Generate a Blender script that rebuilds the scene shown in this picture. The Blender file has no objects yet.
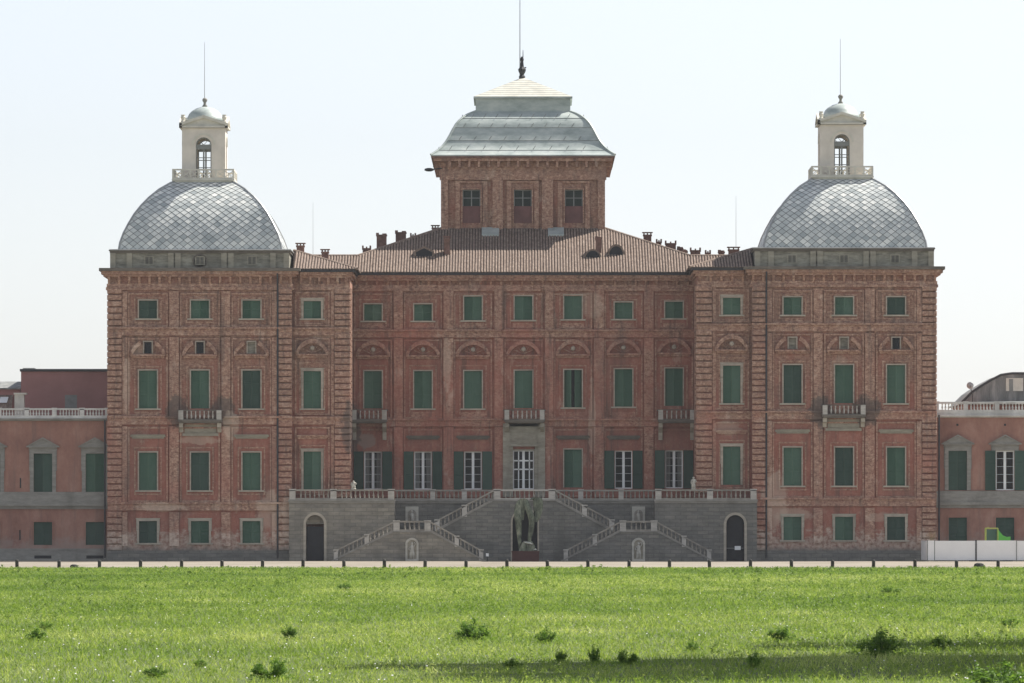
import bpy, bmesh, math, random
import numpy as np
from mathutils import Vector, Matrix
R = math.radians
random.seed(7)
SC = bpy.context.scene
COL = SC.collection

# ------------------------------------------------------------------ camera, sky, sun, exposure
HAZE = 0.00005
D, FPX, EYE, HOR, CXP = 560.0, 5600.0, 2.9, 532.0, 522.0     # camera distance, focal length in px, eye height, horizon row, axis column
cam = bpy.data.objects.new('camera', bpy.data.cameras.new('camera')); COL.objects.link(cam)
cam.location = (0, -D, EYE); cam.rotation_euler = (R(90), 0, 0)
cam.data.sensor_width = 36; cam.data.lens = FPX / 1024 * 36
cam.data.shift_x = (512 - CXP) / 1024; cam.data.shift_y = (HOR - 341.5) / 1024
cam.data.clip_start = 1; cam.data.clip_end = 9000
SC.camera = cam

SUN_EL, SUN_AZ = R(50), R(57)                                 # high, behind the palace and to the right
w = bpy.data.worlds.new('World'); SC.world = w; w.use_nodes = True
nt = w.node_tree
sky = nt.nodes.new('ShaderNodeTexSky'); sky.sky_type = 'NISHITA'; sky.sun_disc = False
sky.sun_elevation = SUN_EL; sky.sun_rotation = SUN_AZ
sky.altitude = 250; sky.air_density = 1.0; sky.dust_density = 1.0; sky.ozone_density = 1.5
bg = nt.nodes['Background']; hs_ = nt.nodes.new('ShaderNodeHueSaturation'); hs_.inputs['Saturation'].default_value = 0.36; nt.links.new(sky.outputs[0], hs_.inputs['Color']); tn = nt.nodes.new('ShaderNodeMix'); tn.data_type = 'RGBA'; tn.blend_type = 'MULTIPLY'; tn.inputs[0].default_value = 1; tn.inputs[7].default_value = (0.98, 0.985, 1.03, 1); nt.links.new(hs_.outputs[0], tn.inputs[6]); nt.links.new(tn.outputs[2], bg.inputs[0]); bg.inputs[1].default_value = 0.094
sd = Vector((math.sin(SUN_AZ) * math.cos(SUN_EL), math.cos(SUN_AZ) * math.cos(SUN_EL), math.sin(SUN_EL)))
sl = bpy.data.lights.new('sun', 'SUN'); sl.energy = 5.0; sl.angle = R(0.6); sl.color = (1, 0.95, 0.87)
so = bpy.data.objects.new('sun', sl); COL.objects.link(so); so.rotation_euler = (-sd).to_track_quat('-Z', 'Y').to_euler()
SC.view_settings.view_transform = 'Standard'; SC.view_settings.look = 'None'
SC.view_settings.exposure = 0.75; SC.view_settings.gamma = 1; SC.view_settings.use_curve_mapping = False
SC.render.engine = 'CYCLES'

def X(px, Y=0.0): return (px - CXP) * (D + Y) / FPX
def Z(py, Y=0.0): return EYE + (HOR - py) * (D + Y) / FPX
def M(n, Y=0.0): return n * (D + Y) / FPX

# ------------------------------------------------------------------ materials
MAT = {}
class G:                                                     # tiny node helper
    def __init__(s, name):
        s.m = bpy.data.materials.new(name); s.m.use_nodes = True; s.t = s.m.node_tree
        s.b = s.t.nodes['Principled BSDF']; s.out = s.t.nodes['Material Output']; MAT[name] = s.m
        s.b.inputs['Specular IOR Level'].default_value = 0.25
    def n(s, kind, **kw):
        nd = s.t.nodes.new('ShaderNode' + kind)
        for k, v in kw.items():
            if k in nd.inputs: nd.inputs[k].default_value = v
            else: setattr(nd, k, v)
        return nd
    def l(s, a, b): s.t.links.new(a, b)
    def pos(s, sc=(1, 1, 1)):
        g = s.n('NewGeometry'); mp = s.n('Mapping'); mp.inputs['Scale'].default_value = sc; s.l(g.outputs['Position'], mp.inputs[0]); return mp.outputs[0]
    def noise(s, scale, detail=4, sc=(1, 1, 1), rough=0.6):
        nd = s.n('TexNoise'); nd.inputs['Scale'].default_value = scale; nd.inputs['Detail'].default_value = detail
        nd.inputs['Roughness'].default_value = rough; s.l(s.pos(sc), nd.inputs['Vector']); return nd.outputs['Fac']
    def ramp(s, fac, stops):
        r = s.n('ValToRGB'); e = r.color_ramp.elements
        while len(e) < len(stops): e.new(0.5)
        for i, (p, c) in enumerate(stops):
            e[i].position = p; e[i].color = (*c, 1) if len(c) == 3 else c
        s.l(fac, r.inputs[0]); return r.outputs[0]
    def sm(s, fac, a, b):                                     # smooth mask a..b
        r = s.n('MapRange', interpolation_type='SMOOTHSTEP'); s.l(fac, r.inputs['Value'])
        r.inputs['From Min'].default_value = a; r.inputs['From Max'].default_value = b; return r.outputs[0]
    def mix(s, f, a, b, mode='MIX'):
        m = s.n('Mix', data_type='RGBA', blend_type=mode)
        for v, k in ((f, 0), (a, 6), (b, 7)):
            if isinstance(v, (int, float)): m.inputs[k].default_value = v
            elif isinstance(v, tuple): m.inputs[k].default_value = (*v, 1)
            else: s.l(v, m.inputs[k])
        return m.outputs[2]
    def math(s, op, a, b=0.0):
        m = s.n('Math', operation=op)
        for i, v in enumerate((a, b)):
            if isinstance(v, (int, float)): m.inputs[i].default_value = v
            else: s.l(v, m.inputs[i])
        return m.outputs[0]
    def z(s):
        g = s.n('NewGeometry'); p = s.n('SeparateXYZ'); s.l(g.outputs['Position'], p.inputs[0]); return p.outputs[2]
    def bump(s, h, dist=0.05, st=0.6):
        b = s.n('Bump'); b.inputs['Strength'].default_value = st; b.inputs['Distance'].default_value = dist
        s.l(h, b.inputs['Height']); s.l(b.outputs[0], s.b.inputs['Normal'])
    def base(s, c, rough=0.8, metal=0):
        if isinstance(c, tuple): s.b.inputs['Base Color'].default_value = (*c, 1)
        else: s.l(c, s.b.inputs['Base Color'])
        s.b.inputs['Roughness'].default_value = rough; s.b.inputs['Metallic'].default_value = metal; return s

def simple(name, c, rough=0.7, var=0.25, scale=1.5, metal=0, bump=0.0):
    g = G(name); f = g.noise(scale, 5)
    lo = tuple(v * (1 - var) for v in c); hi = tuple(min(1, v * (1 + var)) for v in c)
    g.base(g.ramp(f, [(0.3, lo), (0.7, hi)]), rough, metal)
    if bump: g.bump(g.noise(scale * 6, 4), bump)
    return g.m

SOOT, PALE, GREY = (0.10, 0.085, 0.078), (0.55, 0.46, 0.39), (0.30, 0.27, 0.25)
STAINS = [(X(177), Z(411), 1.3, 1.7, SOOT, .75), (X(223), Z(411), 1.4, 1.8, SOOT, .75), (X(231), Z(426), .9, 1.6, PALE, .7), (X(821), Z(411), 1.3, 1.7, SOOT, .75), (X(867), Z(411), 1.5, 1.8, SOOT, .75),
          (X(365,11), Z(441,11), 1.2, .9, GREY, .9), (X(353,11), Z(430,11), .9, 3, SOOT, .7), (X(160), Z(507), 2.6, .5, PALE, .7), (X(270), Z(512), 1.6, 2.2, PALE, .65), (X(287), Z(515), .6, 2.6, PALE, .6),
          (X(775), Z(500), 1.4, 3.2, PALE, .7), (X(794), Z(515), 2.2, .8, PALE, .6), (X(140), Z(350), 1.0, .7, PALE, .5), (X(124), Z(556), 1.6, 1.6, PALE, .5), (X(885), Z(517), 2.4, .5, PALE, .5),
          (X(728), Z(428), 1.5, .8, PALE, .5), (X(200), Z(440), 2.2, .5, PALE, .6), (X(840), Z(372), 1.0, 1.8, PALE, .4), (X(127), Z(385), .4, 3.5, PALE, .5), (X(447,11), Z(365,11), .5, 3, PALE, .5), (X(592,11), Z(420,11), .4, 5, PALE, .5), (X(590,11), Z(305,11), 1.6, 1.6, PALE, .4)]
def masonry(name, plaster_amt, mode, gain=1.0):
    """old brick showing through worn red render, salt stains near the ground"""
    g = G(name)
    fine = g.noise(3.0, 7, (1, 1, 1.2), 0.82); med = g.noise(0.35, 6, (1, 1, 0.7)); big = g.noise(0.13, 4, (1, 1, 0.6))
    brick = g.ramp(fine, [(0.32, (0.105, 0.062, 0.054)), (0.45, (0.255, 0.152, 0.123)), (0.54, (0.350, 0.235, 0.190)), (0.70, (0.52, 0.40, 0.33))])
    bt = g.n('TexBrick'); bt.inputs['Scale'].default_value = 1.0; bt.inputs['Brick Width'].default_value = 0.30; bt.inputs['Row Height'].default_value = 0.10
    bt.inputs['Mortar Size'].default_value = 0.012; bt.inputs['Color1'].default_value = (0.75, 0.68, 0.64, 1); bt.inputs['Color2'].default_value = (1.25, 1.2, 1.15, 1)
    bt.inputs['Mortar'].default_value = (1.05, 1.05, 1.0, 1)
    g2 = g.n('NewGeometry'); sp = g.n('SeparateXYZ'); cb = g.n('CombineXYZ'); g.l(g2.outputs['Position'], sp.inputs[0])
    g.l(g.math('ADD', sp.outputs[0], sp.outputs[1]), cb.inputs[0]); g.l(sp.outputs[2], cb.inputs[1]); g.l(cb.outputs[0], bt.inputs['Vector'])
    brick = g.mix(0.75, brick, bt.outputs['Color'], 'MULTIPLY')
    pl = g.ramp(g.noise(0.9, 6, (1, 1, 0.5)), [(0.3, (0.255, 0.100, 0.080)), (0.55, (0.345, 0.142, 0.112)), (0.75, (0.44, 0.225, 0.180))])
    pl = g.mix(g.math('MULTIPLY', g.sm(fine, 0.48, 0.66), 0.30), pl, (0.42, 0.29, 0.24))
    z = g.z()
    worn = g.math('ADD', g.math('MULTIPLY', fine, 0.25), g.math('MULTIPLY', med, 0.75))
    hz = g.n('MapRange'); g.l(z, hz.inputs['Value']); a, b, lo, hi = mode
    hz.inputs['From Min'].default_value = a; hz.inputs['From Max'].default_value = b; hz.inputs['To Min'].default_value = lo; hz.inputs['To Max'].default_value = hi
    m = g.sm(g.math('SUBTRACT', g.math('ADD', worn, plaster_amt), hz.outputs[0]), 0.36, 0.64)
    c = g.mix(g.math('MULTIPLY', m, 0.9), brick, pl)
    # repairs, rain streaks and soot
    c = g.mix(g.math('MULTIPLY', g.sm(g.noise(0.55, 7, (1, 1, 0.5), 0.75), 0.56, 0.67), 0.36), c, (0.56, 0.46, 0.39))
    c = g.mix(g.math('MULTIPLY', g.sm(g.noise(0.9, 6, (1.6, 1.6, 0.12), 0.7), 0.52, 0.66), 0.55), c, (0.105, 0.078, 0.070))
    c = g.mix(g.math('MULTIPLY', g.sm(g.noise(0.22, 5, (1, 1, 1), 0.6), 0.50, 0.66), 0.30), c, (0.17, 0.125, 0.11))
    # soot around the balconies and patches of fresh render
    ps = g.n('NewGeometry'); px_ = g.n('SeparateXYZ'); g.l(ps.outputs['Position'], px_.inputs[0]); edge = g.noise(1.1, 6, (1, 1, 1), 0.7)
    for (qx, qz, rx, rz, col, st) in STAINS:
        dx = g.math('DIVIDE', g.math('SUBTRACT', px_.outputs[0], qx), rx); dz = g.math('DIVIDE', g.math('SUBTRACT', px_.outputs[2], qz), rz)
        r2 = g.math('ADD', g.math('MULTIPLY', dx, dx), g.math('MULTIPLY', dz, dz))
        mk = g.sm(g.math('SUBTRACT', g.math('ADD', 1.0, g.math('MULTIPLY', g.math('SUBTRACT', edge, 0.5), 3.0)), r2), 0.0, 0.5)
        c = g.mix(g.math('MULTIPLY', mk, st*(1 if col == SOOT else .68)), c, col)
    # salt bloom and bare stone at the foot
    salt = g.math('MULTIPLY', g.sm(g.math('ADD', g.math('MULTIPLY', z, -0.16), g.noise(0.9, 6, (1, 1, 1.5), 0.7)), -0.02, 0.14), 0.75)
    c = g.mix(salt, c, g.ramp(g.noise(2.5, 5), [(0.35, (0.24, 0.15, 0.125)), (0.5, (0.45, 0.37, 0.32)), (0.7, (0.62, 0.55, 0.48))]))
    ft = g.sm(g.math('ADD', g.math('MULTIPLY', z, -0.8), g.noise(0.8, 5)), -0.75, -0.25)
    c = g.mix(ft, c, g.ramp(g.noise(2.2, 5), [(0.3, (0.12, 0.11, 0.10)), (0.7, (0.30, 0.27, 0.25))]))
    if gain != 1: c = g.mix(1.0, c, (gain*1.03, gain*.99, gain*.93), 'MULTIPLY')
    g.base(c, 0.9); g.bump(fine, 0.04, 0.5)
    return g.m
masonry('brick_wall', 0.10, (12, 21, -0.05, 0.16), 0.97)
masonry('brick_trim', -0.12, (12, 24, -0.03, 0.08), 1.16)
masonry('red_wall', 0.17, (20, 28, -0.02, 0.18), 0.95)
masonry('red_trim', 0.02, (14, 28, -0.02, 0.12), 1.12)
def stone(name, c, course=True, var=0.3):
    g = G(name); f = g.noise(1.3, 6, (0.6, 0.6, 2.0), 0.7)
    col = g.ramp(f, [(0.28, tuple(v * (1 - var) for v in c)), (0.72, tuple(v * (1 + var) for v in c))])
    if course:
        bt = g.n('TexBrick'); bt.inputs['Scale'].default_value = 1; bt.inputs['Brick Width'].default_value = 1.1; bt.inputs['Row Height'].default_value = 0.38
        bt.inputs['Mortar Size'].default_value = 0.03; bt.inputs['Color1'].default_value = (0.82, 0.82, 0.85, 1); bt.inputs['Color2'].default_value = (1.15, 1.12, 1.08, 1); bt.inputs['Mortar'].default_value = (0.65, 0.65, 0.66, 1)
        g2 = g.n('NewGeometry'); sp = g.n('SeparateXYZ'); cb = g.n('CombineXYZ'); g.l(g2.outputs['Position'], sp.inputs[0])
        g.l(g.math('ADD', sp.outputs[0], sp.outputs[1]), cb.inputs[0]); g.l(sp.outputs[2], cb.inputs[1]); g.l(cb.outputs[0], bt.inputs['Vector'])
        col = g.mix(0.8, col, bt.outputs['Color'], 'MULTIPLY')
    col = g.mix(g.math('MULTIPLY', g.sm(g.noise(0.4, 5, (1, 1, 0.3)), 0.52, 0.7), 0.45), col, tuple(v * 0.5 for v in c))
    g.base(col, 0.88); g.bump(f, 0.04); return g.m
stone('terrace_stone', (0.194, 0.190, 0.171)); stone('stair_stone', (0.256, 0.240, 0.204))
stone('balustrade_stone', (0.312, 0.288, 0.248), False, 0.35); stone('pedestal_stone', (0.47, 0.445, 0.40), False, 0.25)
stone('pale_stone', (0.413, 0.372, 0.303), False, 0.25); stone('portal_stone', (0.325, 0.300, 0.242), False, 0.3)
stone('frame_stone', (0.40, 0.345, 0.285), False, 0.3); stone('attic_plaster', (0.27, 0.255, 0.21), False, 0.6)
stone('wing_stone', (0.275, 0.264, 0.237), False, 0.25); stone('cornice_stone', (0.163, 0.144, 0.121), False, 0.35)
stone('white_marble', (0.500, 0.480, 0.418), False, 0.2); stone('white_balustrade', (0.62, 0.61, 0.58), False, 0.25)
simple('lantern_plaster', (0.70, 0.645, 0.575), 0.85, 0.10, 0.8)
simple('lantern_stone', (0.625, 0.600, 0.528), 0.8, 0.15, 1.2)
g = G('orange_plaster'); f = g.noise(0.5, 7, (1, 1, 0.6), 0.7)
c = g.ramp(f, [(0.3, (0.25, 0.125, 0.098)), (0.5, (0.34, 0.178, 0.135)), (0.7, (0.42, 0.25, 0.195))])
c = g.mix(g.math('MULTIPLY', g.sm(g.noise(0.8, 6, (1.5, 1.5, 0.1), 0.7), 0.5, 0.68), 0.45), c, (0.16, 0.12, 0.105))
c = g.mix(g.math('MULTIPLY', g.sm(g.math('ADD', g.math('MULTIPLY', g.z(), -0.2), g.noise(1.0, 6)), -0.05, 0.25), 0.6), c, (0.34, 0.27, 0.235)); g.base(c, 0.9)
simple('plum_plaster', (0.34, 0.18, 0.17), 0.9, 0.12, 0.4)
simple('chimney_brick', (0.180, 0.103, 0.083), 0.9, 0.4, 2.5)
def shutter_mat(name, a, b):
    g = G(name); oi = g.n('ObjectInfo'); f = g.noise(1.2, 5, (1, 1, 0.5))
    g.base(g.ramp(g.math('ADD', g.math('MULTIPLY', oi.outputs['Random'], 0.55), g.math('MULTIPLY', f, 0.45)), [(0.2, a), (0.8, b)]), 0.65)
shutter_mat('shutter_green', (0.040, 0.098, 0.064), (0.092, 0.168, 0.120))
shutter_mat('dark_green_shutter', (0.028, 0.060, 0.045), (0.058, 0.105, 0.080))
simple('faded_red_panel', (0.17, 0.085, 0.08), 0.8, 0.2, 1)
simple('white_paint', (0.80, 0.81, 0.80), 0.5, 0.08, 2)
simple('grey_paint', (0.22, 0.23, 0.22), 0.5, 0.15, 2)
simple('dark_wood_and_gloom', (0.020, 0.022, 0.028), 0.6, 0.2, 2)  # blue-black of the doors, also the gloom painted behind openings
simple('dark_metal', (0.035, 0.037, 0.04), 0.5, 0.2, 2, 0.3)
simple('pale_metal', (0.35, 0.36, 0.36), 0.45, 0.1, 2, 0.5)
simple('gutter_metal', (0.045, 0.045, 0.05), 0.6, 0.2, 1)
simple('curtain_cloth', (0.42, 0.42, 0.40), 0.9, 0.12, 2)
simple('plinth_red', (0.085, 0.034, 0.030), 0.7, 0.15, 2)
simple('bollard_stone', (0.050, 0.048, 0.042), 0.8, 0.4, 3)
simple('hoarding_white', (0.88, 0.87, 0.85), 0.6, 0.05, 0.5)
simple('slide_green', (0.10, 0.42, 0.06), 0.4, 0.05, 2)
simple('slide_frame', (0.45, 0.50, 0.12), 0.5, 0.1, 2)
g = G('mansard_metal'); f = g.noise(1.0, 7, (1.2, 1.2, 0.22), 0.75); g.base(g.ramp(f, [(0.3, (0.10, 0.105, 0.105)), (0.5, (0.20, 0.205, 0.20)), (0.68, (0.36, 0.36, 0.34))]), 0.7)
simple('dry_stem', (0.30, 0.22, 0.12), 0.8, 0.2, 5)
g = G('bronze'); f = g.noise(1.6, 6, (1, 1, 0.6), 0.7)
g.base(g.ramp(f, [(0.35, (0.035, 0.042, 0.032)), (0.5, (0.12, 0.14, 0.098)), (0.70, (0.30, 0.31, 0.23))]), 0.5, 0.2); g.bump(f, 0.08)
g = G('bronze_highlight'); g.base((0.42, 0.43, 0.36), 0.25, 0.7)  # pale bronze that carries the sculpture's painted highlights
g = G('glass'); g.b.inputs['Base Color'].default_value = (0.02, 0.025, 0.03, 1); g.b.inputs['Roughness'].default_value = 0.08
tr = g.n('BsdfTransparent'); mx = g.n('MixShader'); mx.inputs[0].default_value = 0.4
g.l(tr.outputs[0], mx.inputs[1]); g.l(g.b.outputs[0], mx.inputs[2]); g.l(mx.outputs[0], g.out.inputs[0])
# slate shingles: every shingle has its own shade (attribute 'shade')
g = G('slate'); a = g.n('Attribute', attribute_name='shade'); f = g.noise(1.2, 4)
g.base(g.mix(0.25, g.ramp(a.outputs['Fac'], [(0, (0.33, 0.37, 0.375)), (0.5, (0.56, 0.59, 0.575)), (1, (0.86, 0.86, 0.81))]), g.ramp(f, [(0.3, (0.34, 0.37, 0.37)), (0.7, (0.70, 0.71, 0.67))])), 0.34)
g.b.inputs['Specular IOR Level'].default_value = 0.9
g = G('slate_under'); g.base((0.10, 0.11, 0.11), 0.8)
g = G('zinc'); f = g.noise(0.5, 6, (1, 1, 2.5), 0.65)
g.base(g.ramp(f, [(0.3, (0.27, 0.315, 0.30)), (0.5, (0.41, 0.455, 0.435)), (0.72, (0.55, 0.58, 0.545))]), 0.5, 0.1)
g = G('zinc_cream'); f = g.noise(0.8, 5); g.base(g.ramp(f, [(0.3, (0.44, 0.43, 0.37)), (0.7, (0.62, 0.60, 0.52))]), 0.6)
# roof tiles: shade per roll/tile course
g = G('roof_tile'); f = g.noise(2.0, 6, (2.2, 1, 1), 0.75); f2 = g.noise(0.25, 4)
c = g.ramp(f, [(0.25, (0.085, 0.062, 0.050)), (0.45, (0.185, 0.135, 0.108)), (0.6, (0.285, 0.220, 0.178)), (0.78, (0.46, 0.39, 0.33))])
c = g.mix(g.math('MULTIPLY', g.sm(f2, 0.45, 0.65), 0.35), c, (0.22, 0.17, 0.14)); g.base(c, 0.9); g.bump(f, 0.05)
g = G('tile_valley'); g.base((0.045, 0.03, 0.025), 0.95)
# ground
g = G('gravel'); f = g.noise(0.12, 6, (1, 0.25, 1)); g.base(g.ramp(f, [(0.3, (0.205, 0.178, 0.14)), (0.7, (0.30, 0.265, 0.215))]), 0.95); g.bump(g.noise(12, 3), 0.02)
g = G('soil'); f = g.noise(0.15, 6); g.base(g.ramp(f, [(0.3, (0.06, 0.085, 0.022)), (0.7, (0.10, 0.13, 0.04))]), 0.95)
def leafy(name, stops, trans=0.45, scale=0.09, attr='shade'):
    g = G(name); a = g.n('Attribute', attribute_name=attr); f = g.noise(scale, 6, (1, 0.45, 1), 0.65)
    v = g.math('ADD', g.math('MULTIPLY', a.outputs['Fac'], 0.5), g.math('MULTIPLY', f, 0.5))
    c = g.ramp(v, stops); g.base(c, 0.55)
    t = g.n('BsdfTranslucent'); g.l(g.mix(1.0, c, (1.3, 1.25, 0.8), 'MULTIPLY'), t.inputs[0]); mx = g.n('MixShader'); mx.inputs[0].default_value = trans
    g.l(g.b.outputs[0], mx.inputs[1]); g.l(t.outputs[0], mx.inputs[2]); g.l(mx.outputs[0], g.out.inputs[0]); return g.m
leafy('grass_blade', [(0.16, (0.040, 0.090, 0.013)), (0.40, (0.130, 0.222, 0.030)), (0.58, (0.245, 0.335, 0.074)), (0.80, (0.54, 0.59, 0.26))])
leafy('weed_leaf', [(0.25, (0.050, 0.115, 0.018)), (0.55, (0.12, 0.225, 0.035)), (0.8, (0.26, 0.38, 0.085))], 0.45, 1.5)
leafy('tree_leaf', [(0.25, (0.03, 0.06, 0.012)), (0.55, (0.055, 0.10, 0.02)), (0.8, (0.09, 0.14, 0.03))], 0.35, 0.4)
simple('bark', (0.10, 0.075, 0.055), 0.9, 0.35, 3); simple('petal_white', (0.75, 0.75, 0.70), 0.7, 0.02, 1)

# ------------------------------------------------------------------ mesh and object helpers
WL = {}                                                      # world location of every object
class MB:
    def __init__(s): s.v = []; s.f = []; s.sh = None
    def add(s, vs, fs):
        o = len(s.v); s.v += [tuple(p) for p in vs]; s.f += [tuple(i + o for i in f) for f in fs]; return s
    def box(s, x0, x1, y0, y1, z0, z1):
        return s.add([(x0,y0,z0),(x1,y0,z0),(x1,y1,z0),(x0,y1,z0),(x0,y0,z1),(x1,y0,z1),(x1,y1,z1),(x0,y1,z1)],
                     [(0,3,2,1),(4,5,6,7),(0,1,5,4),(1,2,6,5),(2,3,7,6),(3,0,4,7)])
    def quad(s, a, b, c, d): return s.add([a, b, c, d], [(0,1,2,3)])
    def slant(s, p, q, w, h):                                 # beam p->q (bottom edge), vertical ends, width w along y, height h
        (x0,y0,z0),(x1,y1,z1) = p, q; d = Vector((x1-x0, y1-y0, 0)); n = Vector((-d.y, d.x, 0)).normalized() * w / 2 if d.length > 1e-6 else Vector((0, w/2, 0))
        vs = []
        for (x,y,z) in (p, q):
            for k, hh in ((-1,0),(1,0),(1,h),(-1,h)): vs.append((x + n.x*k, y + n.y*k, z + hh))
        return s.add(vs, [(0,1,2,3),(7,6,5,4),(0,4,5,1),(1,5,6,2),(2,6,7,3),(3,7,4,0)])
    def prism(s, poly, y0, y1):                               # xz polygon extruded along y
        n = len(poly); vs = [(x,y0,z) for x,z in poly] + [(x,y1,z) for x,z in poly]
        return s.add(vs, [tuple(range(n)), tuple(reversed(range(n,2*n)))] + [(i, i+n, (i+1)%n+n, (i+1)%n) for i in range(n)])
    def lathe(s, cx, cy, prof, seg=8, z0=0, sq=False, rot=0):
        vs = []; k = len(prof)
        for (r, z) in prof:
            for i in range(seg):
                a = 2*math.pi*(i+0.5)/seg + rot if sq else 2*math.pi*i/seg + rot
                rr = r / math.cos(math.pi/seg) if sq else r
                vs.append((cx + rr*math.cos(a), cy + rr*math.sin(a), z0+z))
        fs = [(j*seg+i, j*seg+(i+1)%seg, (j+1)*seg+(i+1)%seg, (j+1)*seg+i) for j in range(k-1) for i in range(seg)]
        fs += [tuple(reversed(range(seg))), tuple((k-1)*seg+i for i in range(seg))]
        return s.add(vs, fs)
    def tube(s, pts, rads, seg=6):
        rings = []; n = len(pts); P = [Vector(p) for p in pts]
        for i, p in enumerate(P):
            d = (P[min(i+1,n-1)] - P[max(i-1,0)]).normalized(); u = d.cross(Vector((0.13,1,0.07))).normalized(); v = d.cross(u)
            rings.append([p + (u*math.cos(2*math.pi*k/seg) + v*math.sin(2*math.pi*k/seg)) * rads[i] for k in range(seg)])
        vs = [q for r in rings for q in r]
        fs = [(j*seg+i, j*seg+(i+1)%seg, (j+1)*seg+(i+1)%seg, (j+1)*seg+i) for j in range(n-1) for i in range(seg)]
        fs += [tuple(reversed(range(seg))), tuple((n-1)*seg+i for i in range(seg))]
        return s.add(vs, fs)
    def mesh(s, name, mat, org=(0,0,0), smooth=False):
        me = bpy.data.meshes.new(name); me.from_pydata([(x-org[0],y-org[1],z-org[2]) for x,y,z in s.v], [], s.f)
        me.materials.append(MAT[mat])
        if smooth: me.polygons.foreach_set('use_smooth', [True]*len(me.polygons))
        if s.sh is not None:
            a = me.attributes.new('shade', 'FLOAT', 'FACE'); a.data.foreach_set('value', s.sh)
        me.update(); return me
    def obj(s, name, mat, parent=None, org=None, smooth=False):
        if org is None: org = WL[parent] if parent else (0,0,0)
        return link(bpy.data.objects.new(name, s.mesh(name, mat, org, smooth)), parent, org)
def link(o, parent=None, wl=(0,0,0)):
    COL.objects.link(o); WL[o] = Vector(wl)
    if parent: o.parent = parent; o.location = WL[o] - WL[parent]
    else: o.location = WL[o]
    return o
def tag(o, label=None, cat=None, group=None, kind=None):
    for k, v in (('label', label), ('category', cat), ('group', group), ('kind', kind)):
        if v: o[k] = v
    return o
def thing(name, loc, label, cat, group=None):
    return tag(link(bpy.data.objects.new(name, None), None, loc), label, cat, group)
def inst(name, me, parent, wl): return link(bpy.data.objects.new(name, me), parent, wl)
CACHE = {}
def cached(key, fn):
    if key not in CACHE: CACHE[key] = fn()
    return CACHE[key]

# ------------------------------------------------------------------ ground
m = MB().quad((-4000,-1500,-0.02),(4000,-1500,-0.02),(4000,5000,-0.02),(-4000,5000,-0.02)); tag(m.obj('ground','soil'), kind='structure')
YG = -109.5
m = MB().quad((-260,YG,0.0),(260,YG,0.0),(260,60,0.0),(-260,60,0.0)); tag(m.obj('gravel_forecourt','gravel'), kind='structure')

# ------------------------------------------------------------------ building pieces
def shell(mb, x0, x1, y0, y1, z0, z1, holes=(), rev=0.55, back=True, sides=(1, 1), top=False):
    """front wall at y0 pierced by holes (xa,xb,za,zb) with reveals, plus the other walls"""
    xs = sorted({x0, x1, *[h[0] for h in holes], *[h[1] for h in holes]}); zs = sorted({z0, z1, *[h[2] for h in holes], *[h[3] for h in holes]})
    for i in range(len(xs)-1):
        for j in range(len(zs)-1):
            cx, cz = (xs[i]+xs[i+1])/2, (zs[j]+zs[j+1])/2
            if any(h[0] < cx < h[1] and h[2] < cz < h[3] for h in holes): continue
            mb.quad((xs[i],y0,zs[j]),(xs[i+1],y0,zs[j]),(xs[i+1],y0,zs[j+1]),(xs[i],y0,zs[j+1]))
    for a, b, c, d in holes:
        for p, q in (((a,c),(b,c)),((b,c),(b,d)),((b,d),(a,d)),((a,d),(a,c))):
            mb.quad((p[0],y0,p[1]),(q[0],y0,q[1]),(q[0],y0+rev,q[1]),(p[0],y0+rev,p[1]))
    if sides[0]: mb.quad((x0,y1,z0),(x0,y0,z0),(x0,y0,z1),(x0,y1,z1))
    if sides[1]: mb.quad((x1,y0,z0),(x1,y1,z0),(x1,y1,z1),(x1,y0,z1))
    if back: mb.quad((x1,y1,z0),(x0,y1,z0),(x0,y1,z1),(x1,y1,z1))
    if top: mb.quad((x0,y0,z1),(x1,y0,z1),(x1,y1,z1),(x0,y1,z1))
    return mb

def shutter_mesh(w, h, mat):
    def f():
        m = MB(); t = 0.06; fr = 0.10
        m.box(-w/2, -w/2+fr, 0, t, 0, h); m.box(w/2-fr, w/2, 0, t, 0, h)
        rails = [0, h-fr] + ([h*0.36, h*0.68] if h > 2.5 else [h*0.48])
        for r in rails: m.box(-w/2+fr, w/2-fr, 0.002, t, r, r+fr)
        n = int(h/0.14)
        for i in range(n):
            z = 0.05 + i*(h-0.1)/n
            m.add([(-w/2+fr,0.045,z+0.10),(w/2-fr,0.045,z+0.10),(w/2-fr,0.012,z),(-w/2+fr,0.012,z)], [(0,1,2,3)])
        m.quad((-w/2+fr,0.05,0.02),(w/2-fr,0.05,0.02),(w/2-fr,0.05,h-0.02),(-w/2+fr,0.05,h-0.02))
        return m.mesh('shutter', mat)
    return cached(('sh', round(w,2), round(h,2), mat), f)
def casement_mesh(w, h, cross=3, mat='white_paint', arch=False, bar=0.03):
    def f():
        m = MB(); fr = 0.11
        m.box(-w/2, -w/2+fr, 0, 0.08, 0, h); m.box(w/2-fr, w/2, 0, 0.08, 0, h); m.box(-w/2+fr, w/2-fr, 0, 0.08, 0, fr); m.box(-w/2+fr, w/2-fr, 0, 0.08, h-fr, h)
        m.box(-0.13, 0.13, -0.02, 0.09, fr, h-fr)
        for i in range(1, cross+1):
            z = h*i/(cross+1); m.box(-w/2+fr, -0.10, 0.02, 0.06, z-bar/2, z+bar/2); m.box(0.10, w/2-fr, 0.02, 0.06, z-bar/2, z+bar/2)
        return m.mesh('casement', mat)
    return cached(('ca', round(w,2), round(h,2), cross, mat), f)

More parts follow.
